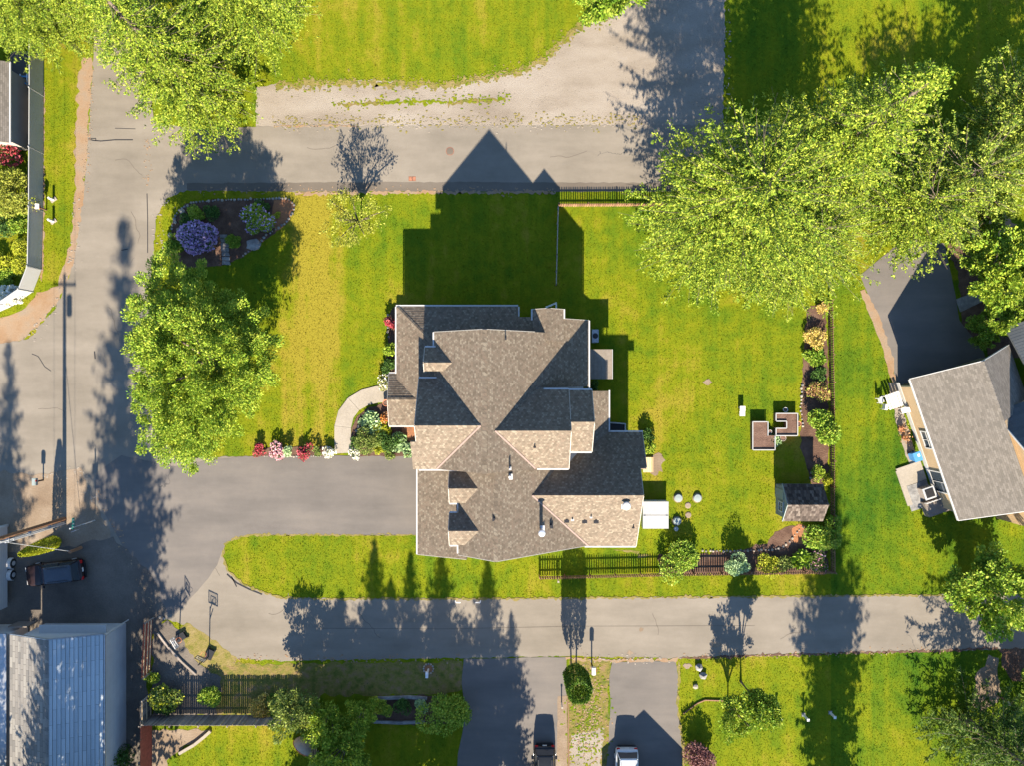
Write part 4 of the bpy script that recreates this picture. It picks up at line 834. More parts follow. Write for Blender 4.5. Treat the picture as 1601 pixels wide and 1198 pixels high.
SH = [
 # rock bed
 ('rhododendron', 'rounded purple flowering rhododendron in the rock bed', 312, 372, 1.5, 1.9, 'dark_leaf', 2600, .16, 'purple_flower', .8, .17),
 ('rhododendron', 'loose rhododendron with a few purple and pink blooms in the rock bed', 400, 345, 1.25, 1.3, 'maple_leaf', 1500, .16, 'purple_flower', .12, .16),
 ('shrub', 'dark green shrub under the road edge of the rock bed', 411, 320, .7, .7, 'dark_leaf', 700, .13),
 ('shrub', 'small upright green shrub in the stone corner of the rock bed', 306, 334, .7, .9, 'maple_leaf', 700, .14),
 ('shrub', 'feathery dark green mound beside the round stones of the rock bed', 330, 328, .75, .7, 'dark_leaf', 800, .12),
 ('shrub', 'low green mound next to the stone path in the rock bed', 366, 377, .62, .5, 'bright_leaf', 700, .12),
 ('shrub', 'leafy shrub between the purple rhododendron and the kerb', 275, 380, .8, 1.0, 'bright_leaf', 800, .15),
 ('shrub', 'yellow green tuft at the sunny tip of the rock bed', 433, 335, .3, .3, 'lime_leaf', 200, .1),
 ('shrub', 'dark leafy shrub at the upper left of the purple rhododendron', 290, 347, .65, .7, 'dark_leaf', 600, .14),
 # entry bed
 ('hosta', 'white edged broad hosta beside the walk in the entry bed', 583, 664, .9, .5, 'sage_leaf', 420, .3),
 ('hosta', 'lime hosta under the porch corner', 597, 672, .75, .5, 'lime_leaf', 350, .28),
 ('shrub', 'broad olive shrub in the middle of the entry bed', 573, 690, 1.15, 1.0, 'olive_leaf', 1500, .11),
 ('shrub', 'dark glossy shrub on the house side of the entry bed', 610, 690, .95, .8, 'dark_leaf', 900, .14),
 ('hosta', 'pale variegated hosta next to the red bark', 624, 694, .85, .5, 'sage_leaf', 420, .3),
 ('shrub', 'lime yellow low shrub at the drive edge of the entry bed', 594, 701, .55, .4, 'lime_leaf', 420, .12),
 ('shrub', 'small dark heather beside the walk', 556, 693, .5, .5, 'dark_leaf', 500, .09),
 ('flower_clump', 'white and pink flower clump at the walk corner', 553, 711, .42, .4, 'olive_leaf', 260, .1, 'white_flower', .6, .12),
 ('shrub', 'orange leaved shrub against the porch wall', 604, 653, .45, .7, 'rust_leaf', 260, .14, 'orange_flower', .5, .12),
 ('shrub', 'silvery shrub in the dark curve of the walk', 567, 661, .4, .3, 'sage_leaf', 220, .12),
 ('hosta', 'blue green hosta in the dark curve of the walk', 579, 650, .4, .3, 'sage_leaf', 200, .18),
 ('hosta', 'green hosta touching the garage corner', 641, 707, .55, .45, 'sage_leaf', 260, .22),
 ('shrub', 'low yellow green groundcover along the drive', 610, 711, .5, .3, 'olive_leaf', 300, .1),
 # drive bed
 ('azalea', 'pale pink azalea in the driveway bed', 433, 703, .72, .8, 'dark_leaf', 350, .1, 'pink_flower', 1.3, .12),
 ('azalea', 'bright red azalea in the driveway bed', 476, 703, .72, .8, 'dark_leaf', 350, .1, 'red_flower', 1.3, .12),
 ('azalea', 'orange red azalea under the maple in the driveway bed', 405, 704, .5, .7, 'dark_leaf', 260, .1, 'red_flower', 1.2, .12),
 ('shrub', 'pale green flowering shrub between the pink and red azaleas', 453, 705, .5, .9, 'sage_leaf', 420, .1),
 ('shrub', 'yellow green wispy shrub right of the red azalea', 496, 706, .4, .7, 'olive_leaf', 260, .1),
 ('flower_clump', 'white and red flower clump at the end of the driveway bed', 513, 707, .5, .7, 'olive_leaf', 260, .1, 'white_flower', .9, .12),
 # west side of house
 ('shrub', 'dark shrub with a cluster of scarlet flowers against the west wall', 613, 505, .5, 1.0, 'dark_leaf', 320, .12, 'red_flower', 1.5, .13),
 ('shrub', 'dark leafy shrub midway along the west wall', 611, 545, .55, 1.0, 'maple_leaf', 600, .13),
 ('shrub', 'green shrub along the west wall near the porch', 607, 572, .6, .9, 'dark_leaf', 600, .13),
 ('shrub', 'white tipped pale shrub at the porch corner', 602, 600, .65, .9, 'pale_leaf', 520, .13, 'white_flower', .3, .12),
 # east side of house
 ('shrub', 'bushy green shrub by the wooden ramp at the east wall', 1013, 700, .6, 1.2, 'maple_leaf', 600, .14),
 ('shrub', 'dark shrub above the ramp at the east wall', 1010, 684, .6, 1.0, 'dark_leaf', 500, .14),
 ('shrub', 'small dark shrub in the shade of the patio cover', 930, 606, .5, .6, 'dark_leaf', 400, .12),
 # east bed
 ('shrub', 'yellow tipped spirea along the back bed', 1278, 528, .95, .9, 'yellow_leaf', 900, .12),
 ('shrub', 'bright lime grassy clump below the yellow spirea', 1272, 555, .9, .6, 'bright_leaf', 700, .2),
 ('shrub', 'dark green shrub under the fir in the back bed', 1280, 585, .6, .7, 'dark_leaf', 600, .12),
 ('shrub', 'rust and cream leaved shrub in the back bed', 1280, 612, .9, .9, 'rust_leaf', 800, .13, 'pale_leaf', .3, .13),
 ('shrub', 'large leafy green shrub beside the raised beds', 1283, 672, 1.5, 1.7, 'bright_leaf', 1900, .17),
 ('shrub', 'shaded shrub right behind the cedar shed', 1278, 742, .6, .6, 'maple_leaf', 450, .12),
 ('shrub', 'yellow green shrub at the corner of the cedar shed', 1292, 752, .5, .8, 'lime_leaf', 450, .13),
 ('shrub', 'large light green shrub below the cedar shed', 1288, 832, 1.55, 1.7, 'bright_leaf', 2000, .18),
 ('shrub', 'small yellow leaved plant under the fir by the picket fence', 1286, 480, .5, .5, 'yellow_leaf', 350, .12),
 ('yucca', 'spiky green yucca clump in the fence corner', 1253, 878, .75, .6, 'bright_leaf', 260, .5),
 ('shrub', 'pink tinged pale shrub in the fence corner', 1280, 878, .9, .7, 'olive_leaf', 800, .12, 'pink_flower', .12, .12),
 ('shrub', 'yellow green shrub through the lower picket fence', 1200, 884, 1.0, .8, 'lime_leaf', 800, .13),
 ('shrub', 'olive shrub behind the lower picket fence', 1228, 884, .8, .7, 'olive_leaf', 600, .12),
 ('shrub', 'large leafy green bush growing over the lower picket fence', 1062, 882, 1.7, 1.5, 'bright_leaf', 1900, .16),
 ('shrub', 'silver green clipped bush in the lower picket fence', 1152, 882, .95, 2.0, 'sage_leaf', 1300, .12),
 ('shrub', 'small green plant in the left raised bed', 1181, 695, .35, .4, 'lime_leaf', 200, .12),
 ('shrub', 'pale leafy plant in the corner of the left raised bed', 1212, 690, .55, .5, 'sage_leaf', 380, .14),
 # bottom
 ('plum_shrub', 'dark plum leaved mound at the lawn edge', 1101, 1176, 1.45, 1.8, 'plum_leaf', 2200, .15),
 ('rhododendron', 'olive and yellow rhododendron with a pink bloom by the red board', 262, 1086, 1.25, 1.5, 'olive_leaf', 1500, .16, 'lime_leaf', .2, .15),
 ('shrub', 'small dark green shrub below the yellow rhododendron', 258, 1108, .8, .8, 'dark_leaf', 600, .13),
 ('shrub', 'round green shrub at the end of the red boards', 236, 1057, .65, .7, 'maple_leaf', 600, .13),
 ('shrub', 'fresh green fern like bush on the slatted shade', 327, 1092, 1.0, 1.2, 'bright_leaf', 1200, .14),
 ('shrub', 'cream and gold leaved shrub at the board fence', 410, 1106, 1.05, .9, 'yellow_leaf', 900, .14),
 ('shrub', 'dark green round shrub against the board fence', 437, 1103, 1.0, 1.0, 'arborvitae_leaf', 1200, .1),
 ('shrub', 'rounded silvery shrub beside the large green bush', 657, 1107, .7, .9, 'sage_leaf', 700, .12),
 ('shrub', 'large round green bush with a yellow side by the drive', 695, 1117, 1.85, 2.2, 'maple_leaf', 2600, .16),
 ('shrub', 'small round shrub in the bark bed, paler', 601, 1107, .7, .8, 'maple_leaf', 600, .13),
 ('shrub', 'small round shrub in the bark bed, darker', 627, 1108, .7, .8, 'dark_leaf', 600, .13),
 ('shrub', 'lime edged shrub at the end of the bark bed', 583, 1105, .75, 1.0, 'lime_leaf', 650, .13),
 # far left garden
 ('shrub', 'cream green leafy bush overhanging the white fence', 25, 298, 2.0, 2.6, 'pale_leaf', 2400, .17),
 ('shrub', 'scarlet flowering bush beside the shed wall', 10, 240, 1.1, 1.6, 'dark_leaf', 700, .14, 'red_flower', .9, .17),
 ('shrub', 'lime green bush just below the cream bush', 32, 348, .9, 1.2, 'bright_leaf', 900, .14),
 ('topiary', 'clipped lime ball above the yellow ball by the white fence', 36, 388, .75, 1.3, 'lime_leaf', 1500, .1),
 ('topiary', 'clipped yellow ball by the white fence', 35, 416, .75, 1.2, 'lime_leaf', 1500, .1),
 ('shrub', 'white flowering bush inside the fence corner', 16, 459, .9, 1.2, 'dark_leaf', 400, .12, 'white_flower', 2.0, .2),
 ('shrub', 'yellow green bush at the far side of the fence garden', 5, 405, .8, 1.0, 'lime_leaf', 700, .13),
 ('shrub', 'dark green bush left of the lime ball', 8, 355, 1.0, 1.2, 'dark_leaf', 900, .13),
 ('shrub', 'grass green mound below the yellow ball', 8, 430, .8, .6, 'bright_leaf', 700, .13),
 ('shrub', 'green bush growing against the metal-roofed house', 190, 1185, .9, 1.6, 'dark_leaf', 800, .14),
 ('shrub', 'dark green bush at the near corner of the metal-roofed house', 140, 1215, 2.4, 3.4, 'dark_leaf', 2200, .2),
]
for e in SH:
    nm, lb, u, v, r, h, mt, n, lf = e[:9]; fl = e[9] if len(e) > 9 else None
    shrub(nm, lb, u, v, r * 1.2, h, mt, int(n * 2.1), lf, fl, e[10] if fl else 0, fsize=e[11] if fl else .1, round_=nm == 'topiary', cat='shrub' if nm not in ('hosta', 'yucca', 'flower_clump') else 'plant')
# leafy trees by the board fence
tl = broad_data(5.6, 1.9, .8, 6, 70, 90, .19, 1.0, clump_r=.5)
l0 = mk_tree('small_tree', 'yellow green small tree at the end of the board fence', G(478, 1090), 4.5, .09, tl, 'olive_leaf')
dup(l0, G(524, 1105), 1.7, (.95, .95, .9), 'small tree right of the board fence, sunlit on one side', mat='maple_leaf')
dup(l0, G(548, 1150), 3.0, (1.2, 1.0, .95), 'leafy tree behind the tan tent', mat='maple_leaf')
dup(l0, G(572, 1100), 4.4, (.7, .7, .7), 'small leafy tree next to the bark bed', mat='maple_leaf')
# columnar arborvitae by the utility pole
av = thing('arborvitae', 'tall yellow green arborvitae beside the utility pole', 'tree', (*G(93, 846), 0))
MB().tube((0, 0, -.05), (0, 0, 3.5), .08, .03, 7).build('trunk', 'bark', av, True)
k = 9000; zz = rng.uniform(0, 1, k); ang = rng.uniform(0, 6.283, k); rad = .62 * np.minimum(1, zz * 5 + .3) * (1 - zz ** 3 * .75) * rng.uniform(.7, 1, k) ** .5
link('crown', np_mesh('crown', leaves(np.stack([rad * np.cos(ang), rad * np.sin(ang), .1 + 4.9 * zz], 1), np.stack([np.cos(ang) * .4, np.sin(ang) * .4, np.full(k, .9)], 1), .13, .3, .45), 4), 'lime_leaf', av, True)
# ------------------------------------------------------------------ neighbouring house to the east (local frame: a = along west eave to the south, b = to the east)
ang = R(-19.0 + 0.0)
nx, ny = G(1423, 593, 3.3)
nb = thing('neighbour_house', 'tan sided house with a plain beige shingled roof and a metal wing roof darkened for shade', 'house', (nx, ny, 0), R(19.0))
# local axes: +x = b (east), -y = a (south); root turned 19 degrees
HE, PR, WB = 3.3, .70, 4.3; HR = HE + PR * WB; LA = 12.3
slope('roof_slope', [(0, 0, HE), (0, -LA, HE), (WB, -LA, HR), (WB, 0, HR)], 'beige_shingles', nb, reg=False, local=True)
slope('roof_slope', [(2 * WB, -5.0, HE), (2 * WB, 0, HE), (WB, 0, HR), (WB, -5.0, HR)], 'beige_shingles', nb, reg=False, local=True)
ridge_caps((WB, 0, HR), (WB, -4.2, HR), nb, 'beige_shingles', .7, True)
def lwall(parent, pts, mat, name='wall'):
    m_ = MB(); n = len(pts) // 2; m_.add(pts, [tuple(range(n)), tuple(range(2 * n - 1, n - 1, -1))] + [(i, n + i, n + (i + 1) % n, (i + 1) % n) for i in range(n)]); return m_.build(name, mat, parent, True)
prof = [(.5, 0), (8.1, 0), (8.1, HE + PR * .5 - .18), (WB, HR - .2), (.5, HE + PR * .5 - .18)]
lwall(nb, [(x, -.9, z) for x, z in prof] + [(x, -LA + .4, z) for x, z in prof], 'tan_siding')
lwall(nb, [(x, -.88, z) for x, z in prof] + [(x, -.80, z) for x, z in prof], 'sage_siding', 'gable_wall')
gutter((-.06, 0, HE), (-.06, -LA, HE), nb, 'white_trim', True)
for A, B in (((0, .03, HE), (WB, .03, HR)), ((WB, .03, HR), (2 * WB, .03, HE)), ((0, -LA - .03, HE), (WB, -LA - .03, HR))): rake(A, B, nb, 'white_trim', True)
for i in range(9):      # battens on the shaded gable wall
    x = 1.0 + i * .45; MB().bar((x, -.76, .2), (x, -.76, HE + PR * min(x, 2 * WB - x) - .35), .07, .05, (0, 1, 0)).build('batten', 'grey_board', nb, True)
MB().bar((.6, -.74, 2.7), (5.2, -.74, 2.7), .05, .10, (0, 0, 1)).build('batten', 'grey_board', nb, True)
# east wing with its own gable, roof colour darkened for its north slope's shade
WX = 4.6
slope('roof_slope', [(14, -4.4, 4.9), (WX, -4.4, 4.9), (WX, -10.4, 9.4), (14, -10.4, 9.4)], 'shade_dark_metal', nb, reg=False, local=True, course=.25)
slope('roof_slope', [(14, 1.5, 3.4), (2 * WB + .1, 1.5, 3.4), (2 * WB + .1, -4.3, 4.8), (14, -4.3, 4.8)], 'shade_dark_metal', nb, reg=False, local=True, course=.25)
pw = [(-4.6, 0), (-4.6, 4.85), (-10.4, 9.15), (-14.5, 6.3), (-14.5, 0)]
lwall(nb, [(WX + .3, y, z) for y, z in pw] + [(13.8, y, z) for y, z in pw], 'tan_siding', 'wing_wall'); rake((WX - .03, -4.4, 4.9), (WX - .03, -10.4, 9.4), nb, 'white_trim', True)
slope('roof_slope', [(WX, -15, 6.2), (14, -15, 6.2), (14, -10.41, 9.4), (WX, -10.41, 9.4)], 'beige_shingles', nb, reg=False, local=True)
window(nb, (.5, -5.6, 1.9), (-1, 0, 0), 1.5, 1.4, local=True, cols=2, rows=2); window(nb, (.5, -9.4, 1.3), (-1, 0, 0), 1.9, 2.3, local=True, cols=2)
m_ = MB(); m_.box((.47, -5.9, .25), (.05, 10.9, .5)); m_.build('foundation', 'white_trim', nb, True)
for y in (-2.4, -3.4): MB().box((.44, y, 2.3), (.10, .16, .28)).build('wall_lamp', 'black_paint', nb, True)
def nbp(b_, a_, z=0):
    c_, s_ = math.cos(R(19)), math.sin(R(19)); return (nx + b_ * c_ + a_ * s_, ny + b_ * s_ - a_ * c_, z)
ROT = R(19)
# things on the patio
pt = thing('patio_table', 'white slatted table with benches beside the tan house', 'table', nbp(-.55, 1.75), ROT)
for i in range(5): MB().box((-.52 + i * .26, 0, .74), (.20, 1.3, .04)).build('slat', 'white_plastic', pt, True)
for sx in (-.55, .55):
    for sy in (-.55, .55): MB().box((sx, sy, .36), (.07, .07, .72)).build('leg', 'white_plastic', pt, True)
def chair(label, loc, rot, mat='white_plastic', group=None):
    t = thing('garden_chair', label, 'chair', loc, rot, group)
    MB().box((0, 0, .42), (.48, .46, .05)).build('seat', mat, t, True); MB().box((0, .23, .68), (.46, .05, .5)).build('backrest', mat, t, True)
    for sx in (-.2, .2):
        for sy in (-.2, .2): MB().box((sx, sy, .2), (.05, .05, .4)).build('leg', mat, t, True)
    return t
chair('white garden chair at the gravel side of the slatted table', nbp(-1.45, 1.4), R(110)); chair('white garden chair with black seat at the end of the slatted table', nbp(-1.3, 2.1), R(80))
chair('white garden chair against the tan wall below the table', nbp(.15, 2.9), R(-70))
pl = thing('potted_shrub', 'bare brown twiggy shrub in a clay pot by the tan wall', 'plant', nbp(-.55, 4.4)); MB().lathe((0, 0, 0), [(.18, 0), (.26, .4), (.22, .4), (.2, .36)], 14).build('pot', 'terracotta', pl, True)
q = rng.normal(0, .25, (160, 3)); q[:, 2] = np.abs(q[:, 2]) + .45; link('foliage', np_mesh('foliage', leaves(q, q, .12), 4), 'rust_leaf', pl, True)
pl = thing('potted_shrub', 'small rusty potted plant nearer the blue bin', 'plant', nbp(-.5, 5.2)); MB().lathe((0, 0, 0), [(.15, 0), (.22, .32), (.19, .32), (.17, .28)], 14).build('pot', 'terracotta', pl, True)
q = rng.normal(0, .2, (160, 3)); q[:, 2] = np.abs(q[:, 2]) + .4; link('foliage', np_mesh('foliage', leaves(q, q, .12), 4), 'rust_leaf', pl, True)
bn = thing('wheelie_bin', 'blue wheelie bin standing against the tan wall', 'bin', nbp(-.35, 6.9), ROT)
m_ = MB(); m_.add([(-.26, -.3, .08), (.26, -.3, .08), (.26, .28, .08), (-.26, .28, .08), (-.31, -.36, 1.0), (.31, -.36, 1.0), (.31, .36, 1.0), (-.31, .36, 1.0)], [(0, 3, 2, 1), (4, 5, 6, 7), (0, 1, 5, 4), (1, 2, 6, 5), (2, 3, 7, 6), (3, 0, 4, 7)]); m_.build('body', 'blue_plastic', bn, True)
ld = MB().box((0, 0, 1.035), (.68, .8, .07)).build('lid', 'blue_plastic', bn, True); MB().box((.1, .1, 1.075), (.2, .24, .01)).build('label_plate', 'white_plastic', bn, True)
for s_ in (-.24, .24): MB().tube((s_ - .04, .3, .1), (s_ + .04, .3, .1), .1, .1, 12).build('wheel', 'rubber', bn, True)
st = thing('patio_step', 'pale concrete patio slab with stepping edge by the glass door', 'patio', nbp(-.9, 8.5), ROT)
MB().box((0, .1, .06), (2.2, 1.7, .16)).build('slab', 'concrete', st, True); MB().box((-.95, -.85, .04), (.45, 3.2, .10)).build('edging', 'concrete', st, True); MB().box((.05, -1.9, .035), (2.1, 2.2, .09)).build('slab', 'stone_grey', st, True)
gr = thing('storage_box', 'black topped grey storage box on the shaded patio', 'box', nbp(-.35, 10.2), ROT)
MB().box((0, 0, .45), (.95, .95, .9)).build('body', 'grey_board', gr, True); MB().box((0, 0, .93), (1.02, 1.02, .06)).build('lid', 'galvanised', gr, True); MB().box((0, 0, .975), (.74, .74, .03)).build('panel', 'black_paint', gr, True)
dk = thing('side_deck', 'shaded grey deck with a white rail at the house corner', 'deck', nbp(.0, 11.6), ROT)
MB().box((0, 0, .35), (1.9, 1.3, .7)).build('deck_box', 'grey_board', dk, True); MB().bar((-.95, .65, 1.0), (.95, .65, 1.0), .07, .07).build('rail', 'white_trim', dk, True)
for x in (-.9, .9): MB().box((x, .65, .83), (.06, .06, .3)).build('post', 'white_trim', dk, True)
um = thing('parasol', 'small rainbow striped parasol at the house corner', 'parasol', nbp(1.3, 12.5), 0)
MB().tube((0, 0, 0), (0, 0, 1.75), .025, .025, 8).build('pole', 'white_plastic', um, True)
for i, mt in enumerate(('red_fence', 'cushion_yellow', 'green_sign', 'orange_cloth', 'red_fence', 'cushion_yellow', 'lid_green', 'orange_cloth')):
    a0, a1 = i * math.pi / 4, (i + 1) * math.pi / 4; rr = .62
    MB().add([(0, 0, 1.85), (rr * math.cos(a0), rr * math.sin(a0), 1.6), (rr * math.cos(a1), rr * math.sin(a1), 1.6), (0, 0, 1.83), (rr * math.cos(a0), rr * math.sin(a0), 1.58), (rr * math.cos(a1), rr * math.sin(a1), 1.58)], [(0, 1, 2), (3, 5, 4), (1, 4, 5, 2)]).build('canopy_panel', mt, um, True)
nw = thing('entry_walk', 'grey concrete front walk curving to the neighbouring house', 'walk', (*G(1528, 470), 0))
for i, px in enumerate(([(1494, 468), (1530, 454), (1538, 470), (1501, 488)], [(1531, 453), (1566, 452), (1566, 468), (1539, 469)], [(1567, 452), (1592, 462), (1602, 484), (1586, 490), (1567, 468)])):
    MB().prism([G(*p_) for p_ in px], -.02, .07).build('slab', 'stone_grey', nw)

# ------------------------------------------------------------------ grey metal-roofed house at the lower left, shed and trailer beside it
ex, ex_y = -33.2, -20.3
mh = thing('mobile_home', 'long single storey home with a blue grey metal shingle roof, tinted bluer for sky light', 'house', (-37, -28, 0))
RX, RZ, EZ = -37.0, 5.25, 4.0; Y0, Y1 = -20.5, -38.5
slope('roof_slope', [(ex, Y1, EZ), (ex, Y0, EZ), (RX, Y0, RZ), (RX, Y1, RZ)], 'metal_shingles', mh, reg=False, course=.3, lift=.035)
slope('roof_slope', [(-40.8, Y0, EZ), (-40.8, Y1, EZ), (RX, Y1, RZ), (RX, Y0, RZ)], 'patchy_shingles', mh, reg=False, course=.3, lift=.02)
ridge_caps((RX, Y0, RZ), (RX, Y1, RZ), mh, 'patchy_shingles', .3)
m_ = MB(); pr = [(-40.5, 0), (-33.5, 0), (-33.5, EZ - .05), (RX, RZ - .2), (-40.5, EZ - .05)]
m_.add([(x, -20.9, z) for x, z in pr] + [(x, Y1 + .3, z) for x, z in pr], [(0, 1, 2, 3, 4), (9, 8, 7, 6, 5)] + [(i, 5 + i, 5 + (i + 1) % 5, (i + 1) % 5) for i in range(5)]); m_.build('wall', 'pale_siding', mh)
gutter((ex + .07, Y0, EZ), (ex + .07, Y1, EZ), mh, 'metal_grey'); rake((ex, Y0 + .04, EZ), (RX, Y0 + .04, RZ), mh, 'metal_grey'); rake((RX, Y0 + .04, RZ), (-40.8, Y0 + .04, EZ), mh, 'metal_grey')
MB().box((-36.6, -20.55, 2.5), (5.6, .7, .08)).build('awning', 'white_trim', mh); window(mh, (-38.5, -20.9, 1.7), (0, 1, 0), 1.4, 1.1)
MB().tube((-33.3, -20.6, .0), (-33.3, -20.6, 3.9), .05, .05, 8).build('downpipe', 'white_trim', mh)
sd = thing('shed', 'grey sided shed edge with a white panel top left of the metal-roofed home', 'shed', (-43.4, -24, 0))
m_ = MB(); m_.box((-43.6, -29, 1.4), (3.2, 16, 2.8)); m_.build('wall', 'pale_siding', sd); m_ = MB(); m_.box((-43.6, -29, 2.87), (3.5, 16.4, .14)); m_.build('roof', 'metal_grey', sd); MB().box((-41.7, -20.6, 1.2), (1.6, .1, 1.3)).build('lattice', 'grey_board', sd)
tr = thing('travel_trailer', 'pale blue travel trailer with twin white-fendered wheels', 'trailer', (*G(0, 885), 0))
m_ = MB(); m_.box((-44.55, -15.8, 1.75), (2.3, 7.0, 2.3)); m_.build('body', 'pale_siding', tr); m_ = MB(); m_.box((-44.55, -15.8, 2.93), (2.4, 7.1, .06)); m_.build('roof', 'vinyl', tr)
for y in (-15.6, -16.6):
    wx = -43.28; MB().tube((wx, y, .36), (wx + .24, y, .36), .36, .36, 18).build('tyre', 'rubber', tr); MB().tube((wx + .235, y, .36), (wx + .26, y, .36), .2, .2, 14).build('rim', 'galvanised', tr)
    m2 = MB()
    for k in range(7):
        a0, a1 = math.pi * k / 7, math.pi * (k + 1) / 7; m2.bar((wx + .08, y + .47 * math.cos(a0), .36 + .47 * math.sin(a0)), (wx + .08, y + .47 * math.cos(a1), .36 + .47 * math.sin(a1)), .34, .03, (0, math.cos(a0), math.sin(a0)))
    m2.build('fender', 'white_plastic', tr)
# low house in the top left corner with ladders and a blue rack beside it
lh = thing('garden_shed', 'low shed with a beige shingled roof behind the white fence', 'shed', (-43, 24.5, 0))
zz = 3.0; X1 = G(14, 100, zz)[0]
slope('roof_slope', [(X1, G(14, 222, zz)[1], zz), (X1, G(14, 96, zz)[1], zz), (X1 - 5, G(14, 96, zz)[1], zz + 2), (X1 - 5, G(14, 222, zz)[1], zz + 2)], 'beige_shingles', lh, reg=False)
gutter((X1 + .07, G(14, 222, zz)[1], zz), (X1 + .07, G(14, 96, zz)[1], zz), lh)
m_ = MB(); m_.box((X1 - 2.7, (G(14, 222, zz)[1] + G(14, 96, zz)[1]) / 2, 1.45), (4.6, 6.0, 2.9)); m_.build('wall', 'house_siding', lh)
zone('shed_yard', [(16, 80), (66, 80), (66, 235), (16, 235)], .012, 'dark_asphalt', .02, .5)
def ladder(label, p0, p1, wd=.42, group=None):
    t = thing('ladder', label, 'ladder', tuple(p0), 0, group); p0, p1 = Vector((0, 0, .08)), Vector(p1) - Vector(p0) + Vector((0, 0, .08)); d = (p1 - p0); s_ = Vector((-d.y, d.x, 0)).normalized() * wd / 2
    for k in (-1, 1): MB().bar(p0 + s_ * k, p1 + s_ * k, .05, .09).build('rail', 'galvanised', t, True)
    n = int(d.length / .3)
    for i in range(1, n): c_ = p0 + d * (i / n); MB().tube(c_ - s_, c_ + s_, .022, .022, 6).build('rung', 'galvanised', t, True)
ladder('aluminium ladder lying nearer the white fence', Vector((*G(37, 160), 0)), Vector((*G(33, 209), 0))); ladder('aluminium ladder lying along the shed wall', Vector((*G(28, 152), 0)), Vector((*G(24, 190), 0)))
rk = thing('blue_rack', 'blue painted metal rack beside the ladders', 'rack', (*G(36, 128), 0))
for dy in (-.3, .3): MB().bar((-.7, dy, .45), (.8, dy, .45), .12, .12).build('beam', 'blue_plastic', rk, True)
for dx in (-.6, .1, .7):
    MB().bar((dx, -.5, .5), (dx, .5, .5), .08, .08).build('crossbar', 'galvanised' if dx > 0 else 'blue_plastic', rk, True); MB().box((dx, -.3, .2), (.07, .07, .4)).build('leg', 'blue_plastic', rk, True); MB().box((dx, .3, .2), (.07, .07, .4)).build('leg', 'blue_plastic', rk, True)
bb = thing('storage_tub', 'blue storage tub by the shed corner', 'box', (*G(24, 190), 0), 0); MB().lathe((0, -.2, .22), [(.24, 0), (.3, .5), (.27, .5), (.22, .06)], 14).build('tub', 'blue_plastic', bb, True)

# ------------------------------------------------------------------ fences
def picket_fence(label, px, h=1.0, mat='fence_stain', gap=.2, pw=.105, post=2.4, side=-1, name='picket_fence', group=None):
    p = [Vector((*G(*q), 0)) for q in px]; root = thing(name, label, 'fence', tuple(p[0]), 0, group); base = p[0]
    proto = MB(); hw = pw / 2; proto.add([(-hw, -.011, .06), (hw, -.011, .06), (hw, -.011, h - .07), (0, -.011, h), (-hw, -.011, h - .07), (-hw, .011, .06), (hw, .011, .06), (hw, .011, h - .07), (0, .011, h), (-hw, .011, h - .07)], [(0, 1, 2, 3, 4), (9, 8, 7, 6, 5), (0, 5, 6, 1), (1, 6, 7, 2), (2, 7, 8, 3), (3, 8, 9, 4), (4, 9, 5, 0)])
    pm_ = proto.mesh('picket'); pm_.materials.append(MATS[mat])
    for a, b_ in zip(p[:-1], p[1:]):
        d = b_ - a; l = d.length; d.normalize(); rz = math.atan2(d.y, d.x); n_ = Vector((-d.y, d.x, 0))
        for z in (h * .28, h * .78): MB().bar(a - base + n_ * .04 * side + Vector((0, 0, z)), b_ - base + n_ * .04 * side + Vector((0, 0, z)), .045, .09).build('rail', mat, root, True)
        k = int(l / gap)
        for i in range(k):
            o = bpy.data.objects.new('picket', pm_); COL.objects.link(o); o.parent = root; q = a - base + d * ((i + .5) * l / k); o.location = (q.x, q.y, 0); o.rotation_euler = (0, random.gauss(0, .012), rz)
        k = max(1, int(round(l / post)))
        for i in range(k + 1): q = a - base + d * (i * l / k) + n_ * .11 * side; MB().box((q.x, q.y, h * .46), (.09, .09, h * .92), rz).build('post', mat, root, True)
    return root
picket_fence('brown picket fence along the lower lane', [(843, 902), (1040, 897), (1298, 893)], 1.05, side=1)
picket_fence('brown picket fence along the upper lane', [(873, 323), (1100, 322)], 1.05, side=1)
picket_fence('brown picket fence behind the shrub bed', [(1294, 470), (1297, 640), (1297, 760), (1298, 893)], 1.05, 'fence_stain', .2, side=1)
wf = thing('wire_fence', 'low wire and rail fence on the shaded side lawn', 'fence', (*G(872, 323), 0))
for i, (u, v) in enumerate([(872, 326), (871, 350), (871, 375), (870, 400), (869, 425), (869, 446)]): MB().box(P3(u, v, 0) + Vector((0, 0, .45)), (.08, .08, .9)).build('post', 'grey_board', wf)
for z in (.4, .82): MB().bar(P3(872, 326) + Vector((0, 0, z)), P3(869, 446) + Vector((0, 0, z)), .06, .09).build('rail', 'grey_board', wf)
# side gate wires to the house
gw = thing('side_gate', 'thin metal side gate frame at the house corner', 'gate', (*G(870, 476), 0))
for A, B in (((869, 475), (869, 486)), ((869, 475), (852, 482))):
    for z in (.15, 1.15): MB().tube(P3(*A) + Vector((0, 0, z)), P3(*B) + Vector((0, 0, z)), .025, .025, 6).build('rail', 'galvanised', gw)
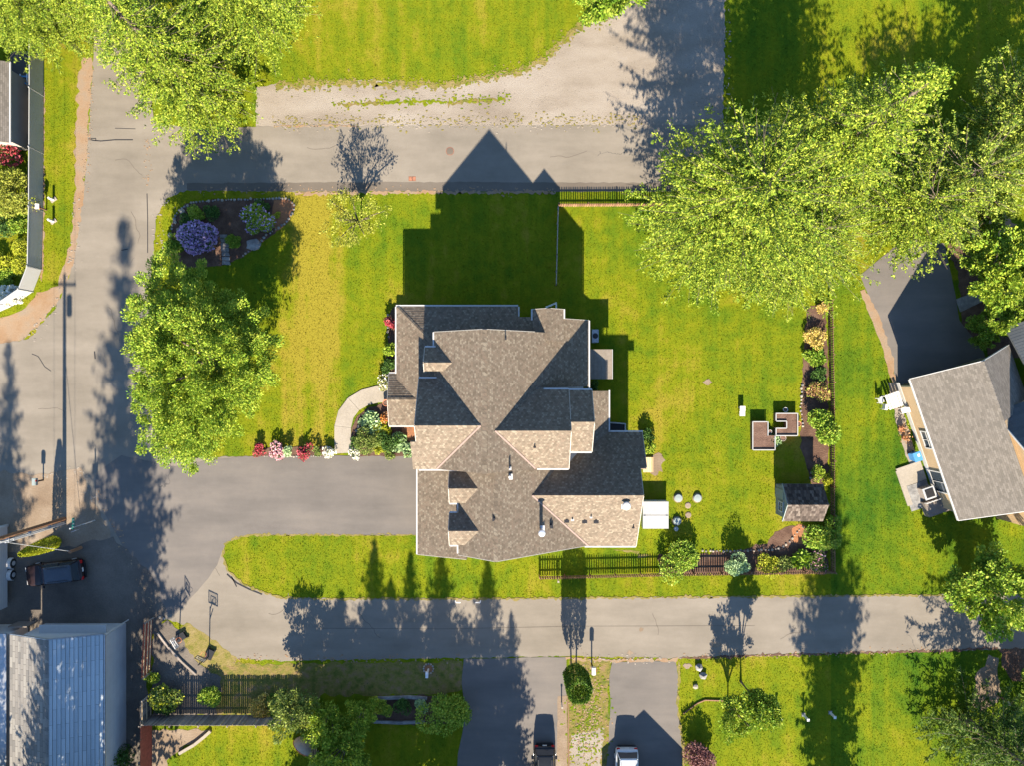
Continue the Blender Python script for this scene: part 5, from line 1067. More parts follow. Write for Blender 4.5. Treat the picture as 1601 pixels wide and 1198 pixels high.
# board fence at the lower left: grey boards, stained red return
def board_fence(label, A, B, h, mat, bw=.15, gap=.018, side=1, jitter=.02, rail=True, name='board_fence'):
    a, b_ = Vector((*G(*A), 0)), Vector((*G(*B), 0)); root = thing(name, label, 'fence', tuple(a)); d = b_ - a; l = d.length; d.normalize(); rz = math.atan2(d.y, d.x); n_ = Vector((-d.y, d.x, 0))
    m_ = MB(); m_.box((0, 0, h / 2 + .03), (bw, .022, h - .06)); me = m_.mesh('board'); me.materials.append(MATS[mat]); k = int(l / (bw + gap))
    for i in range(k):
        o = bpy.data.objects.new('board', me); COL.objects.link(o); o.parent = root; q = d * ((i + .5) * l / k); o.location = (q.x, q.y, random.gauss(0, jitter)); o.rotation_euler = (0, random.gauss(0, .004), rz)
    if rail:
        for z in (.35, h * .5, h - .25): MB().bar(n_ * .04 * side + Vector((0, 0, z)), b_ - a + n_ * .04 * side + Vector((0, 0, z)), .05, .09).build('rail', 'pale_picket', root, True)
        kk = max(1, int(l / 2.4))
        for i in range(kk + 1): q = d * (i * l / kk) + n_ * .12 * side; MB().box((q.x, q.y, h / 2), (.1, .1, h), rz).build('post', 'grey_board', root, True)
    return root
board_fence('weathered grey board fence closing off the sunny back lawn', (238, 1118), (500, 1118), 2.0, 'grey_board', .15, .012, -1)
board_fence('weathered grey board fence return beside the metal-roofed home', (238, 1117), (238, 1082), 2.0, 'grey_board', side=-1)
board_fence('red stained board fence between the home and the olive rhododendron', (236, 1050), (239, 966), 1.6, 'red_fence', side=-1)
board_fence('red brown board fence running down from the grey board corner', (238, 1120), (238, 1230), 2.0, 'red_fence', side=-1)
board_fence('weathered grey board fence behind the tan tent', (497, 1120), (494, 1230), 2.0, 'grey_board', side=1)
# white vinyl fence round the left garden
vf = thing('vinyl_fence', 'tall white vinyl fence bending round the left garden corner', 'fence', (*G(68, 300), 0))
vp = [(68.5, 60), (68.5, 150), (68, 240), (67.5, 330), (65.5, 421), (52, 456), (20, 478), (-40, 505)]
for a, b_ in zip(vp[:-1], vp[1:]):
    A, B = P3(*a), P3(*b_); d = (B - A).normalized()
    MB().bar(A + d * .07 + Vector((0, 0, .95)), B - d * .07 + Vector((0, 0, .95)), .05, 1.74).build('panel', 'vinyl', vf); MB().bar(A + d * .07 + Vector((0, 0, 1.86)), B - d * .07 + Vector((0, 0, 1.86)), .07, .06).build('top_rail', 'vinyl', vf)
    MB().box(A + Vector((0, 0, .99)), (.09, .09, 1.96)).build('post', 'vinyl', vf)
# rubble and timber edging in the lower yard
for nm, lb, pts, mt, wd, ht in (('timber_edging', 'grey log edging across the shaded yard', [(247, 990), (262, 1010), (285, 1035), (307, 1055)], 'grey_board', .16, .16), ('stone_edging', 'low pale stone edging of the sunny lawn', [(281, 1178), (305, 1164), (320, 1152), (330, 1143)], 'concrete', .25, .2),
        ('stone_edging', 'dark stone edging above the bark bed', [(588, 1092), (640, 1090), (668, 1092)], 'stone_grey', .25, .2), ('stone_edging', 'dark stone edging below the bark bed', [(585, 1128), (625, 1130), (664, 1128)], 'stone_grey', .25, .2),
        ('timber_edging', 'thin curved edging beside the plum shrub', [(1068, 1116), (1090, 1100), (1102, 1095), (1132, 1096)], 'fence_stain', .08, .12), ('timber_edging', 'brown timber edging of the gravel strip', [(887, 1070), (888, 1110), (889, 1200)], 'fence_stain', .1, .22)):
    t = thing(nm, lb, 'edging', tuple(P3(*pts[0])))
    for a, b_ in zip(pts[:-1], pts[1:]): MB().bar(P3(*a) + Vector((0, 0, ht / 2)), P3(*b_) + Vector((0, 0, ht / 2)), wd, ht).build('piece', mt, t)

# ------------------------------------------------------------------ stones round the beds
ico = bmesh.new(); bmesh.ops.create_icosphere(ico, subdivisions=1, radius=.5)
ST = []
for k in range(5):
    b2 = ico.copy()
    for v_ in b2.verts: v_.co = Vector((v_.co.x * random.uniform(.8, 1.2), v_.co.y * random.uniform(.8, 1.2), v_.co.z * random.uniform(.5, .8)))
    me = bpy.data.meshes.new('stone'); b2.to_mesh(me); b2.free(); me.materials.append(MATS['stone_grey'] if k % 2 else MATS['concrete']); ST.append(me)
def stones(label, px, size=.22, step=.26, jit=.03):
    P_ = [Vector((*G(*q), 0)) for q in px]; root = thing('stone_border', label, 'stone border', tuple(P_[0]))
    for a, b_ in zip(P_[:-1], P_[1:]):
        l = (b_ - a).length; n = max(1, int(l / step))
        for i in range(n):
            o = bpy.data.objects.new('stone', random.choice(ST)); COL.objects.link(o); o.parent = root; q = a.lerp(b_, (i + .5) / n) - P_[0]; s_ = size * random.uniform(.7, 1.35)
            o.location = (q.x + random.gauss(0, jit), q.y + random.gauss(0, jit), s_ * .2); o.scale = (s_, s_, s_); o.rotation_euler = (0, 0, random.uniform(0, 6))
stones('pale stone border round the rock bed', [(268, 360), (278, 330), (300, 316), (340, 313), (400, 311), (450, 310), (460, 318), (459, 330), (446, 348), (420, 366), (396, 388), (378, 402)])
stones('rough stones at the road corner of the rock bed', [(268, 388), (271, 362), (282, 336), (296, 320)], .42, .5, .2)
stones('pale stones edging the entry bed', [(557, 676), (566, 660), (578, 650)], .25, .3); stones('white stones edging the driveway bed', [(412, 713), (440, 714), (470, 714), (500, 713), (518, 711)], .16, .2)
stones('stone row along the back shrub bed', [(1254, 600), (1252, 640), (1256, 670)], .22, .3); stones('stone row below the cedar shed', [(1256, 822), (1244, 835), (1232, 850), (1215, 860), (1150, 862), (1096, 862)], .2, .3)
stones('cluster of boulders on the lawn beside the lower drive', [(1090, 1045), (1096, 1052), (1088, 1060), (1086, 1075)], .55, .45, .15); stones('stones beside the red scarlet shrub', [(607, 490), (606, 515), (609, 530)], .22, .3)
stones('white stones in the deep shade of the back bed', [(1270, 735), (1266, 752)], .22, .35); stones('loose stones near the basketball stand', [(250, 962), (264, 966)], .35, .3, .2)
fl = thing('flat_boulder', 'flat grey boulder on the inner side of the rock bed', 'rock', (*G(397, 382), 0))
b2 = ico.copy(); bmesh.ops.subdivide_edges(b2, edges=b2.edges, cuts=1, use_grid_fill=True)
for v_ in b2.verts: v_.co = Vector((v_.co.x * 1.5 + random.gauss(0, .03), v_.co.y * 1.2 + random.gauss(0, .03), max(-.1, v_.co.z * .6)))
me = bpy.data.meshes.new('rock'); b2.to_mesh(me); b2.free(); me.materials.append(MATS['stone_grey']); link('rock', me, None, fl, True)
sp = thing('stone_path', 'grey stone path crossing the rock bed', 'path', (*G(352, 388), 0))
for i in range(7): MB().prism([(x + random.gauss(0, .03), y + random.gauss(0, .03)) for x, y in [G(344 + i * .6, 366 + i * 7), G(356 + i * .6, 366 + i * 7), G(357 + i * .6, 372 + i * 7), G(345 + i * .6, 372 + i * 7)]], 0, .07).build('slab', 'stone_grey', sp)

# ------------------------------------------------------------------ garden things
def raised_bed(label, polys, frame, h=.55):
    c0 = P3(*polys[0][0]); t = thing('raised_bed', label, 'raised bed', tuple(c0))
    for px in polys: MB().prism([G(*q) for q in px], 0, h - .07).build('soil', 'garden_soil', t)
    for a, b_ in frame:
        A, B = P3(*a), P3(*b_); MB().bar(A + Vector((0, 0, h / 2)), B + Vector((0, 0, h / 2)), .05, h).build('board', 'fence_stain', t); MB().bar(A + Vector((0, 0, h + .02)), B + Vector((0, 0, h + .02)), .08, .04).build('cap_board', 'vinyl', t)
raised_bed('white capped L-shaped raised bed of soil, with leafy plants', [[(1174, 660), (1196, 660), (1196, 702), (1174, 702)], [(1196.2, 681), (1207, 681), (1207, 702), (1196.2, 702)]], [((1173.5, 659), (1173.5, 703)), ((1174, 659.5), (1196, 659.5)), ((1197, 659), (1197, 681)), ((1174, 703), (1208, 703)), ((1208, 681), (1208, 703))])
raised_bed('white capped U-shaped raised bed of bare soil', [[(1210, 647), (1242, 647), (1242, 658), (1210, 658)], [(1226, 658.2), (1242, 658.2), (1242, 680), (1226, 680)], [(1210, 670), (1225.8, 670), (1225.8, 680), (1210, 680)]], [((1209, 646.5), (1242.5, 646.5)), ((1243, 646), (1243, 681)), ((1209, 681), (1242.5, 681)), ((1209.5, 647), (1209.5, 658)), ((1209.5, 669), (1209.5, 680)), ((1210, 658.5), (1226, 658.5)), ((1226, 659), (1226, 669)), ((1210, 669.5), (1226, 669.5))])
def pot(label, u, v, mat, r=.2, h=.35):
    t = thing('plant_pot', label, 'pot', (*G(u, v), 0)); MB().lathe((0, 0, .0), [(r * .7, 0), (r, h), (r * .85, h), (r * .75, h - .06)], 16).build('pot', mat, t, True); MB().lathe((0, 0, h - .07), [(r * .8, 0), (r * .8, .03)], 12).build('soil', 'garden_soil', t, True)
pot('round stone pot below the U-shaped raised bed', 1222, 685, 'concrete', .28); pot('terracotta pot at the right of the U-shaped raised bed', 1246, 663, 'terracotta', .25); pot('pale pot tucked between the raised beds', 1202, 675, 'vinyl', .16); pot('white pot above the U-shaped raised bed', 1226, 641, 'white_plastic', .2)
pot('brown pot in the dark curve beside the porch', 605, 630, 'terracotta', .3, .5)
ws = thing('garden_lounger', 'white double cushioned garden lounger on the back lawn', 'lounger', (*G(1158, 643), 0))
for dy, ht in ((.22, .5), (-.22, .42)): 
    MB().box((0, dy, ht), (.46, .42, .12)).build('cushion', 'white_plastic', ws, True)
for sx in (-.18, .18):
    for sy in (-.3, .3): MB().box((sx, sy, .2), (.05, .05, .42)).build('leg', 'white_plastic', ws, True)
# septic riser lids
for lb, u, v in (('round grey green tank lid nearest the hot tub', 1060, 779), ('round grey green tank lid farthest from the hot tub', 1090, 779), ('round grey green tank lid beside the small white lid', 1058, 815)):
    t = thing('tank_lid', lb, 'lid', (*G(u, v), 0), 0, 'tank lids in the back lawn'); MB().lathe((0, 0, 0), [(.37, 0), (.37, .14), (.33, .17)], 24).build('riser', 'stone_grey', t, True); MB().lathe((0, 0, .17), [(.32, 0), (.31, .04), (.05, .055)], 24).build('lid', 'lid_green', t, True)
    zone('lid_ring', [(u + 8.2 * math.cos(a * .45), v + 8.2 * math.sin(a * .45)) for a in range(14)], .006, 'dry_grass', .02, .2)
t = thing('tank_lid', 'small white lid below the tank lids', 'lid', (*G(1057, 827.5), 0)); MB().lathe((0, 0, 0), [(.2, 0), (.2, .08), (.15, .1)], 18).build('lid', 'vinyl', t, True)
for lb, u, v in (('tan stepping stone between the upper tank lids', 1075.5, 791), ('tan stepping stone below the other stepping stone', 1076, 806)):
    t = thing('stepping_stone', lb, 'stone', (*G(u, v), 0)); MB().lathe((0, 0, -.02), [(.27, 0), (.27, .06), (.2, .08)], 9).build('stone', 'bare_soil', t, True)
# hot tub with white folding cover
ht = thing('hot_tub', 'white covered hot tub against the house gable', 'hot tub', (*G(1025, 806, .9), 0)); cx, cy = G(1025, 806, .9)
MB().box((0, 0, .42), (2.12, 2.3, .84)).build('cabinet', 'white_plastic', ht, True)
for s_ in (-1, 1): MB().box((0, s_ * .59, .90), (2.2, 1.135, .11)).build('cover_half', 'vinyl', ht, True)
for sx in (-.95, .95):
    for sy in (-.06, .06): MB().box((sx, sy, .962), (.16, .03, .012)).build('strap', 'metal_grey', ht, True)
# patio cover and condenser
pc = thing('patio_cover', 'brown corrugated patio cover beside the east eave', 'canopy', (*G(938, 568, 2.4), 0))
x0, y0 = G(921, 592.5, 2.6); x1, y1 = G(957, 546, 2.6); px0, py0 = pc.location.x, pc.location.y; k = 34; m_ = MB(); vs_ = []; fs_ = []
for i in range(k + 1):
    x = x0 + (x1 - x0) * i / k; z = 2.6 + (.03 if i % 2 else 0); vs_ += [(x - px0, y0 - py0, z), (x - px0, y1 - py0, z), (x - px0, y0 - py0, z - .03), (x - px0, y1 - py0, z - .03)]
for i in range(k): a = 4 * i; b_ = a + 4; fs_ += [(a, b_, b_ + 1, a + 1), (a + 2, a + 3, b_ + 3, b_ + 2), (a, a + 2, b_ + 2, b_), (a + 1, b_ + 1, b_ + 3, a + 3)]
m_.add(vs_, fs_); m_.build('corrugated_roof', 'weathered_cover', pc, True)
for x in (x0 + .1, x1 - .1):
    for y in (y0 + .1, y1 - .1): MB().box((x - px0, y - py0, 1.27), (.09, .09, 2.54)).build('post', 'fence_stain', pc, True)
MB().box((x1 - px0 + .02, (y0 + y1) / 2 - py0, 2.6), (.05, y1 - y0, .12)).build('fascia', 'vinyl', pc, True)
ac = thing('heat_pump', 'grey heat pump box in the shade of the east wall', 'heat pump', (*G(929, 526), 0)); MB().box((0, 0, .45), (.55, 1.1, .9)).build('casing', 'metal_grey', ac, True); MB().tube((0, 0, .9), (0, 0, .93), .24, .24, 18).build('fan_grille', 'black_paint', ac, True)
lw = thing('light_well', 'white framed window well sunk beside the low east wing', 'well', (*G(965, 668), 0))
for A, B in (((952, 661), (977, 663)), ((977, 663), (977, 678)), ((952, 678), (977, 678))): MB().bar(P3(*A) + Vector((0, 0, .12)), P3(*B) + Vector((0, 0, .12)), .1, .3).build('curb', 'vinyl', lw)
MB().prism([G(953, 662.5), G(976, 664), G(976, 677), G(953, 677)], .0, .06).build('floor', 'black_paint', lw)
rp = thing('wooden_ramp', 'pale new wood step at the east gable door', 'step', (*G(1013, 727), 0))
for i in range(5): MB().box((-.36 + i * .18, 0, .16), (.17, 1.3, .05)).build('plank', 'new_wood', rp, True)
for y in (-.5, .5): MB().box((0, y, .065), (.9, .08, .13)).build('joist', 'new_wood', rp, True)
# cedar shed
cs = thing('cedar_shed', 'small garden shed with a mossy cedar shake roof and blue grey front', 'shed', (*G(1252, 780), 0))
X0, Y_, W_, L_, E_, P_ = 0, 0, 0, 0, 2.0, .72
xw, yr = G(1232, 790, 3.1); xe = G(1296, 790, 3.1)[0]; half = 1.55
slope('roof_slope', [(xe, yr + half, 3.1 - P_ * half), (xw, yr + half, 3.1 - P_ * half), (xw, yr, 3.1), (xe, yr, 3.1)], 'cedar_shakes', cs, reg=False, course=.3, lift=.03)
slope('roof_slope', [(xw, yr - half, 3.1 - P_ * half), (xe, yr - half, 3.1 - P_ * half), (xe, yr, 3.1), (xw, yr, 3.1)], 'cedar_shakes', cs, reg=False, course=.3, lift=.03)
ridge_caps((xw, yr, 3.1), (xe, yr, 3.1), cs, 'cedar_shakes', P_)
pr = [(yr - 1.3, 0), (yr - 1.3, 2.0), (yr, 2.92), (yr + 1.3, 2.0), (yr + 1.3, 0)]
m_ = MB(); m_.add([(xw + .12, y, z) for y, z in pr] + [(xe - .2, y, z) for y, z in pr], [(0, 1, 2, 3, 4), (9, 8, 7, 6, 5)] + [(i, 5 + i, 5 + (i + 1) % 5, (i + 1) % 5) for i in range(5)]); m_.build('wall', 'blue_grey_siding', cs)
rake((xw - .02, yr + half, 3.1 - P_ * half), (xw - .02, yr, 3.1), cs, 'lid_green'); rake((xw - .02, yr, 3.1), (xw - .02, yr - half, 3.1 - P_ * half), cs, 'lid_green')
window(cs, (xw + .12, yr - .45, 1.3), (-1, 0, 0), .8, .9, rows=2); dd_ = MB(); dd_.box((xw + .09, yr + .6, .95), (.05, .8, 1.85)); dd_.build('door', 'lid_green', cs)
# manhole and drain
mn = thing('manhole_cover', 'round rusty manhole cover in the upper lane', 'manhole', (*G(703.5, 236), .016)); MB().lathe((0, 0, 0), [(.36, 0), (.36, .008), (.3, .009)], 28).build('frame', 'rusty', mn, True); MB().lathe((0, 0, .009), [(.3, 0), (.29, .008), (.02, .009)], 28).build('lid', 'worn_strip', mn, True)
dg = thing('drain_grate', 'rusty square storm drain grate at the upper lane edge', 'drain', (*G(644.5, 279), .014))
MB().box((0, 0, .004), (.62, .40, .008)).build('frame', 'rusty', dg, True)
for i in range(7): MB().box((-.25 + i * .083, 0, .012), (.03, .34, .012)).build('bar', 'black_paint' if i == 3 else 'terracotta', dg, True)
# ring planter with post by the lower lane
rp = thing('stone_ring', 'round stone ring with a white post on the shaded verge', 'planter', (*G(670, 1046), 0))
for i in range(12): a = i * math.pi / 6; o = bpy.data.objects.new('stone', ST[i % 5]); COL.objects.link(o); o.parent = rp; o.location = (.42 * math.cos(a), .42 * math.sin(a), .06); o.scale = (.2, .2, .22)
MB().lathe((0, 0, 0), [(.36, 0), (.36, .04)], 18).build('soil', 'red_bark', rp, True); MB().box((0, -.05, .55), (.13, .13, 1.1)).build('post', 'white_plastic', rp, True); MB().box((0, -.05, 1.2), (.22, .5, .24)).build('mailbox', 'white_plastic', rp, True)
def mailbox(label, u, v, h=1.2, mat='white_plastic'):
    t = thing('mailbox', label, 'mailbox', (*G(u, v), 0)); MB().box((0, 0, h / 2), (.12, .12, h)).build('post', 'black_paint', t, True)
    m_ = MB(); prof = [(-.18, 0), (.18, 0), (.18, .22)] + [(.18 * math.cos(a), .22 + .14 * math.sin(a)) for a in np.linspace(.3, 2.84, 6)] + [(-.18, .22)]; n = len(prof)
    m_.add([(x, -.3, h + z) for x, z in prof] + [(x, .3, h + z) for x, z in prof], [tuple(range(n)), tuple(range(2 * n - 1, n - 1, -1))] + [(i, n + i, n + (i + 1) % n, (i + 1) % n) for i in range(n)]); m_.build('box', mat, t, True)
    MB().box((.2, .1, h + .25), (.02, .16, .2)).build('flag', 'tail_red', t, True); return t
mailbox('white mailbox on a post between the two lower drives', 925, 1039, 1.35); mailbox('pale mailbox on the dirt corner of the road', 68, 751, 1.0, 'lid_green'); 
for lb, u, v, h in (('short white post nearest the columnar trees', 1214, 1118, 1.0), ('short white post at the shadow edge', 1256, 1118, 1.0), ('short white post inside the cypress shadow', 1298, 1115, .9)):
    t = thing('marker_post', lb, 'post', (*G(u, v), 0), 0, 'marker posts on the lower lawn'); MB().box((0, 0, h / 2), (.14, .14, h)).build('post', 'white_plastic', t, True); MB().box((0, 0, h + .03), (.22, .22, .06)).build('cap', 'white_plastic', t, True); MB().box((0, 0, .03), (.3, .3, .06)).build('base', 'stone_grey', t, True)
for lb, u, v, h in (('short white bollard on the left verge, upper one', 84, 312, .72), ('short white bollard on the left verge, lower one', 84, 346, .78)):
    t = thing('bollard', lb, 'bollard', (*G(u, v), 0), R(35)); MB().box((0, 0, h / 2), (.16, .16, h)).build('post', 'white_plastic', t, True); MB().box((0, 0, .03), (.55, .3, .06)).build('base', 'concrete', t, True)
t = thing('birdhouse_post', 'brown birdhouse post beside the white fence', 'birdhouse', (*G(73, 328), 0)); MB().box((0, 0, .5), (.1, .1, 1.0)).build('post', 'fence_stain', t, True); MB().box((0, 0, 1.15), (.28, .28, .3)).build('house_box', 'red_fence', t, True)
MB().add([(-.2, -.22, 1.3), (.2, -.22, 1.3), (.2, .22, 1.3), (-.2, .22, 1.3), (0, -.22, 1.46), (0, .22, 1.46)], [(0, 1, 4), (2, 3, 5), (0, 4, 5, 3), (1, 2, 5, 4), (0, 3, 2, 1)]).build('roof', 'white_plastic', t, True)
for lb, u, v in (('wooden marker stake on the dark drive edge', 878, 1100), ('short white stake at the lower picket fence', 872, 906)):
    t = thing('stake', lb, 'stake', (*G(u, v), 0)); MB().box((0, 0, .45), (.1, .1, .9)).build('post', 'white_plastic', t, True); MB().box((0, 0, .92), (.16, .16, .05)).build('cap', 'concrete', t, True)
t = thing('post_sign', 'red brown post with a white notice beside the bare soil', 'sign', (*G(1560, 1088), 0)); MB().box((0, 0, 1.0), (.12, .12, 2.0)).build('post', 'fence_stain', t, True); MB().box((-.12, 0, 1.6), (.04, .35, .4)).build('notice', 'white_plastic', t, True)
# ------------------------------------------------------------------ basketball stands
def hoop(label, u, v, rot, h=3.0, mat='white_plastic'):
    t = thing('basketball_stand', label, 'basketball hoop', (*G(u, v), 0), rot)
    MB().box((0, 0, .12), (.6, .85, .24)).build('base', 'black_paint', t, True); MB().tube((0, -.2, .2), (0, -.05, h - .1), .05, .05, 8).build('pole', 'black_paint', t, True)
    for z in (h - .25, h - .7): MB().bar((0, -.06, z), (0, .55, z + .2), .05, .05).build('arm', 'black_paint', t, True)
    m_ = MB()
    for s_ in (-1, 1): m_.box((s_ * .42, .58, h), (.05, .04, .64)); m_.box((0, .58, h + s_ * .295), (.79, .04, .05)); m_.box((s_ * .22, .585, h - .08), (.03, .045, .34)); m_.box((0, .585, h - .08 + s_ * .155), (.41, .045, .03))
    m_.build('backboard_frame', 'black_paint' if mat == 'b' else mat, t, True); MB().box((0, .57, h), (.78, .012, .54)).build('backboard', 'acrylic', t, True)
    m_ = MB(); c_ = Vector((0, .85, h - .28)); k = 16
    for i in range(k): a0, a1 = 2 * math.pi * i / k, 2 * math.pi * (i + 1) / k; m_.tube(c_ + Vector((.23 * math.cos(a0), .23 * math.sin(a0), 0)), c_ + Vector((.23 * math.cos(a1), .23 * math.sin(a1), 0)), .012, .012, 5)
    m_.build('rim', 'orange_cloth', t, True)
    for s_ in (-.3, .3): MB().tube((s_ - .04, .5, .1), (s_ + .04, .5, .1), .1, .1, 12).build('wheel', 'rubber', t, True)
hoop('black framed basketball stand at the edge of the asphalt', 329, 1023, R(-25), 2.5, 'b'); hoop('basketball stand with a blue white board in the shade', 284, 996, R(-60), 2.4)
# tent
tn = thing('play_tent', 'half round tan tent with orange edging by the board fence', 'tent', (*G(478, 1165), 0), R(-35)); vs_ = []; fs_ = []; k = 10
for i in range(k + 1):
    a = math.pi * i / k
    for j in range(6):
        b_ = math.pi / 2 * j / 5; vs_.append((1.05 * math.cos(a) * math.cos(b_), .95 * math.sin(a) * math.cos(b_) - .3, 1.0 * math.sin(b_)))
for i in range(k):
    for j in range(5): a = i * 6 + j; fs_.append((a, a + 6, a + 7, a + 1))
MB().add(vs_, fs_).build('canopy', 'tan_cloth', tn, True, True); m_ = MB()
for i in range(16): a0, a1 = math.pi * i / 16, math.pi * (i + 1) / 16; m_.tube((1.06 * math.cos(a0), -.3, 1.01 * math.sin(a0)), (1.06 * math.cos(a1), -.3, 1.01 * math.sin(a1)), .03, .03, 6)
m_.build('edging', 'orange_cloth', tn, True); MB().box((0, -.28, .01), (2.0, .05, .02)).build('door_sill', 'orange_cloth', tn, True)
# ------------------------------------------------------------------ utility pole, wires, street sign
up = thing('utility_pole', 'tall brown wooden utility pole with grey riser pipes and transformer', 'utility pole', (*G(101, 812), 0))
MB().tube((0, 0, -.3), (0, 0, 12.3), .19, .13, 12).build('pole', 'pole_wood', up, True)
for i, (dx, dy, top) in enumerate(((.05, -.26, 8.0), (-.02, -.34, 8.0), (.10, -.40, 6.5), (-.05, -.46, 7.2))): MB().tube((dx, dy, 0), (dx, dy, top), .045, .045, 8).build('riser_pipe', 'galvanised', up, True)
for z in (2, 4.5, 7): MB().box((0, -.3, z), (.25, .35, .05)).build('bracket', 'metal_grey', up, True)
MB().bar((-1.0, 0, 11.8), (1.0, 0, 11.8), .1, .12).build('crossarm', 'pole_wood', up, True); MB().tube((.42, 0, 10.3), (.42, 0, 11.2), .24, .24, 14).build('transformer', 'metal_grey', up, True)
for dx in (-.9, -.3, .9): MB().tube((dx, 0, 11.86), (dx, 0, 12.05), .05, .03, 8).build('insulator', 'white_plastic', up, True)
for k, (dx, z, sag) in enumerate(((-.9, 12.0, 1.0), (.9, 12.0, 1.0), (0, 9.2, 1.2))):
    b0 = up.location + Vector((dx, 0, z)); t = thing('overhead_wire', ('thin overhead power line left of the utility pole', 'thin overhead power line right of the utility pole', 'lower overhead cable along the utility pole')[k], 'wire', tuple(b0))
    for s_, nm in ((1, 60), (-1, 40)):
        pts = [Vector((dx * 0, s_ * nm * i / 14, -sag * 4 * (i / 14) * (1 - i / 14))) for i in range(15)]
        MB().path(pts, [.011] * 15, 4).build('cable', 'metal_grey', t, True)
gs = thing('guy_stub', 'short brown wooden stub post with a guy wire', 'post', (*G(127, 857), 0)); MB().tube((0, 0, -.2), (0, 0, 1.6), .15, .13, 10).build('post', 'pole_wood', gs, True)
A = Vector((0, 0, 1.4)); B = Vector((*G(101, 812), 8.5)) - gs.location; MB().tube(A, B, .02, .02, 6).build('guy_wire', 'galvanised', gs, True)
ss = thing('street_sign', 'green street name sign on a grey pole at the dirt corner', 'street sign', (*G(149, 814), 0)); MB().tube((0, 0, -.1), (0, 0, 3.5), .04, .04, 8).build('pole', 'galvanised', ss, True)
bl = MB().box((.05, .35, 3.2), (.03, .9, .3)).build('blade', 'green_sign', ss, True)
for y in (.05, .32, .62): MB().box((.068, y, 3.2), (.008, .12, .14)).build('lettering', 'white_plastic', bl, True)
MB().box((.0, -.32, 2.8), (.5, .025, .5), R(20)).build('sign_panel', 'metal_grey', ss, True); MB().lathe((0, 0, 3.5), [(.05, 0), (.07, .05), (.02, .1)], 10).build('cap', 'white_plastic', ss, True)
pd = thing('pedestal_box', 'small grey cable pedestal near the trailer', 'box', (*G(12, 822), 0)); MB().box((0, 0, .3), (.22, .2, .6)).build('casing', 'vinyl', pd, True); MB().box((0, 0, .63), (.26, .24, .06)).build('cap', 'lid_green', pd, True)
# ------------------------------------------------------------------ garage south of the right hand drive (its shadow falls on the drive)
gg = thing('neighbour_garage', 'gabled garage at the end of the right hand lower drive', 'garage', (*G(1004, 1330), 0))
xa, xb, yn = G(941, 1240)[0], G(1067, 1240)[0], G(0, 1242)[1]; xm = (xa + xb) / 2 + .15; zr_ = 4.25; ze_ = 2.3
slope('roof_slope', [(xa, yn, ze_), (xa, yn - 9, ze_), (xm, yn - 9, zr_ ), (xm, yn, zr_)], 'beige_shingles', gg, reg=False); slope('roof_slope', [(xb, yn - 9, ze_), (xb, yn, ze_), (xm, yn, zr_), (xm, yn - 9, zr_)], 'beige_shingles', gg, reg=False)
pr = [(xa + .3, 0), (xb - .3, 0), (xb - .3, ze_), (xm, zr_ - .15), (xa + .3, ze_)]; m_ = MB(); m_.add([(x, yn - .3, z) for x, z in pr] + [(x, yn - 8.6, z) for x, z in pr], [(0, 1, 2, 3, 4), (9, 8, 7, 6, 5)] + [(i, 5 + i, 5 + (i + 1) % 5, (i + 1) % 5) for i in range(5)]); m_.build('wall', 'tan_siding', gg)
MB().box((xm, yn - .27, 1.05), (4.6, .05, 2.1)).build('garage_door', 'white_trim', gg)

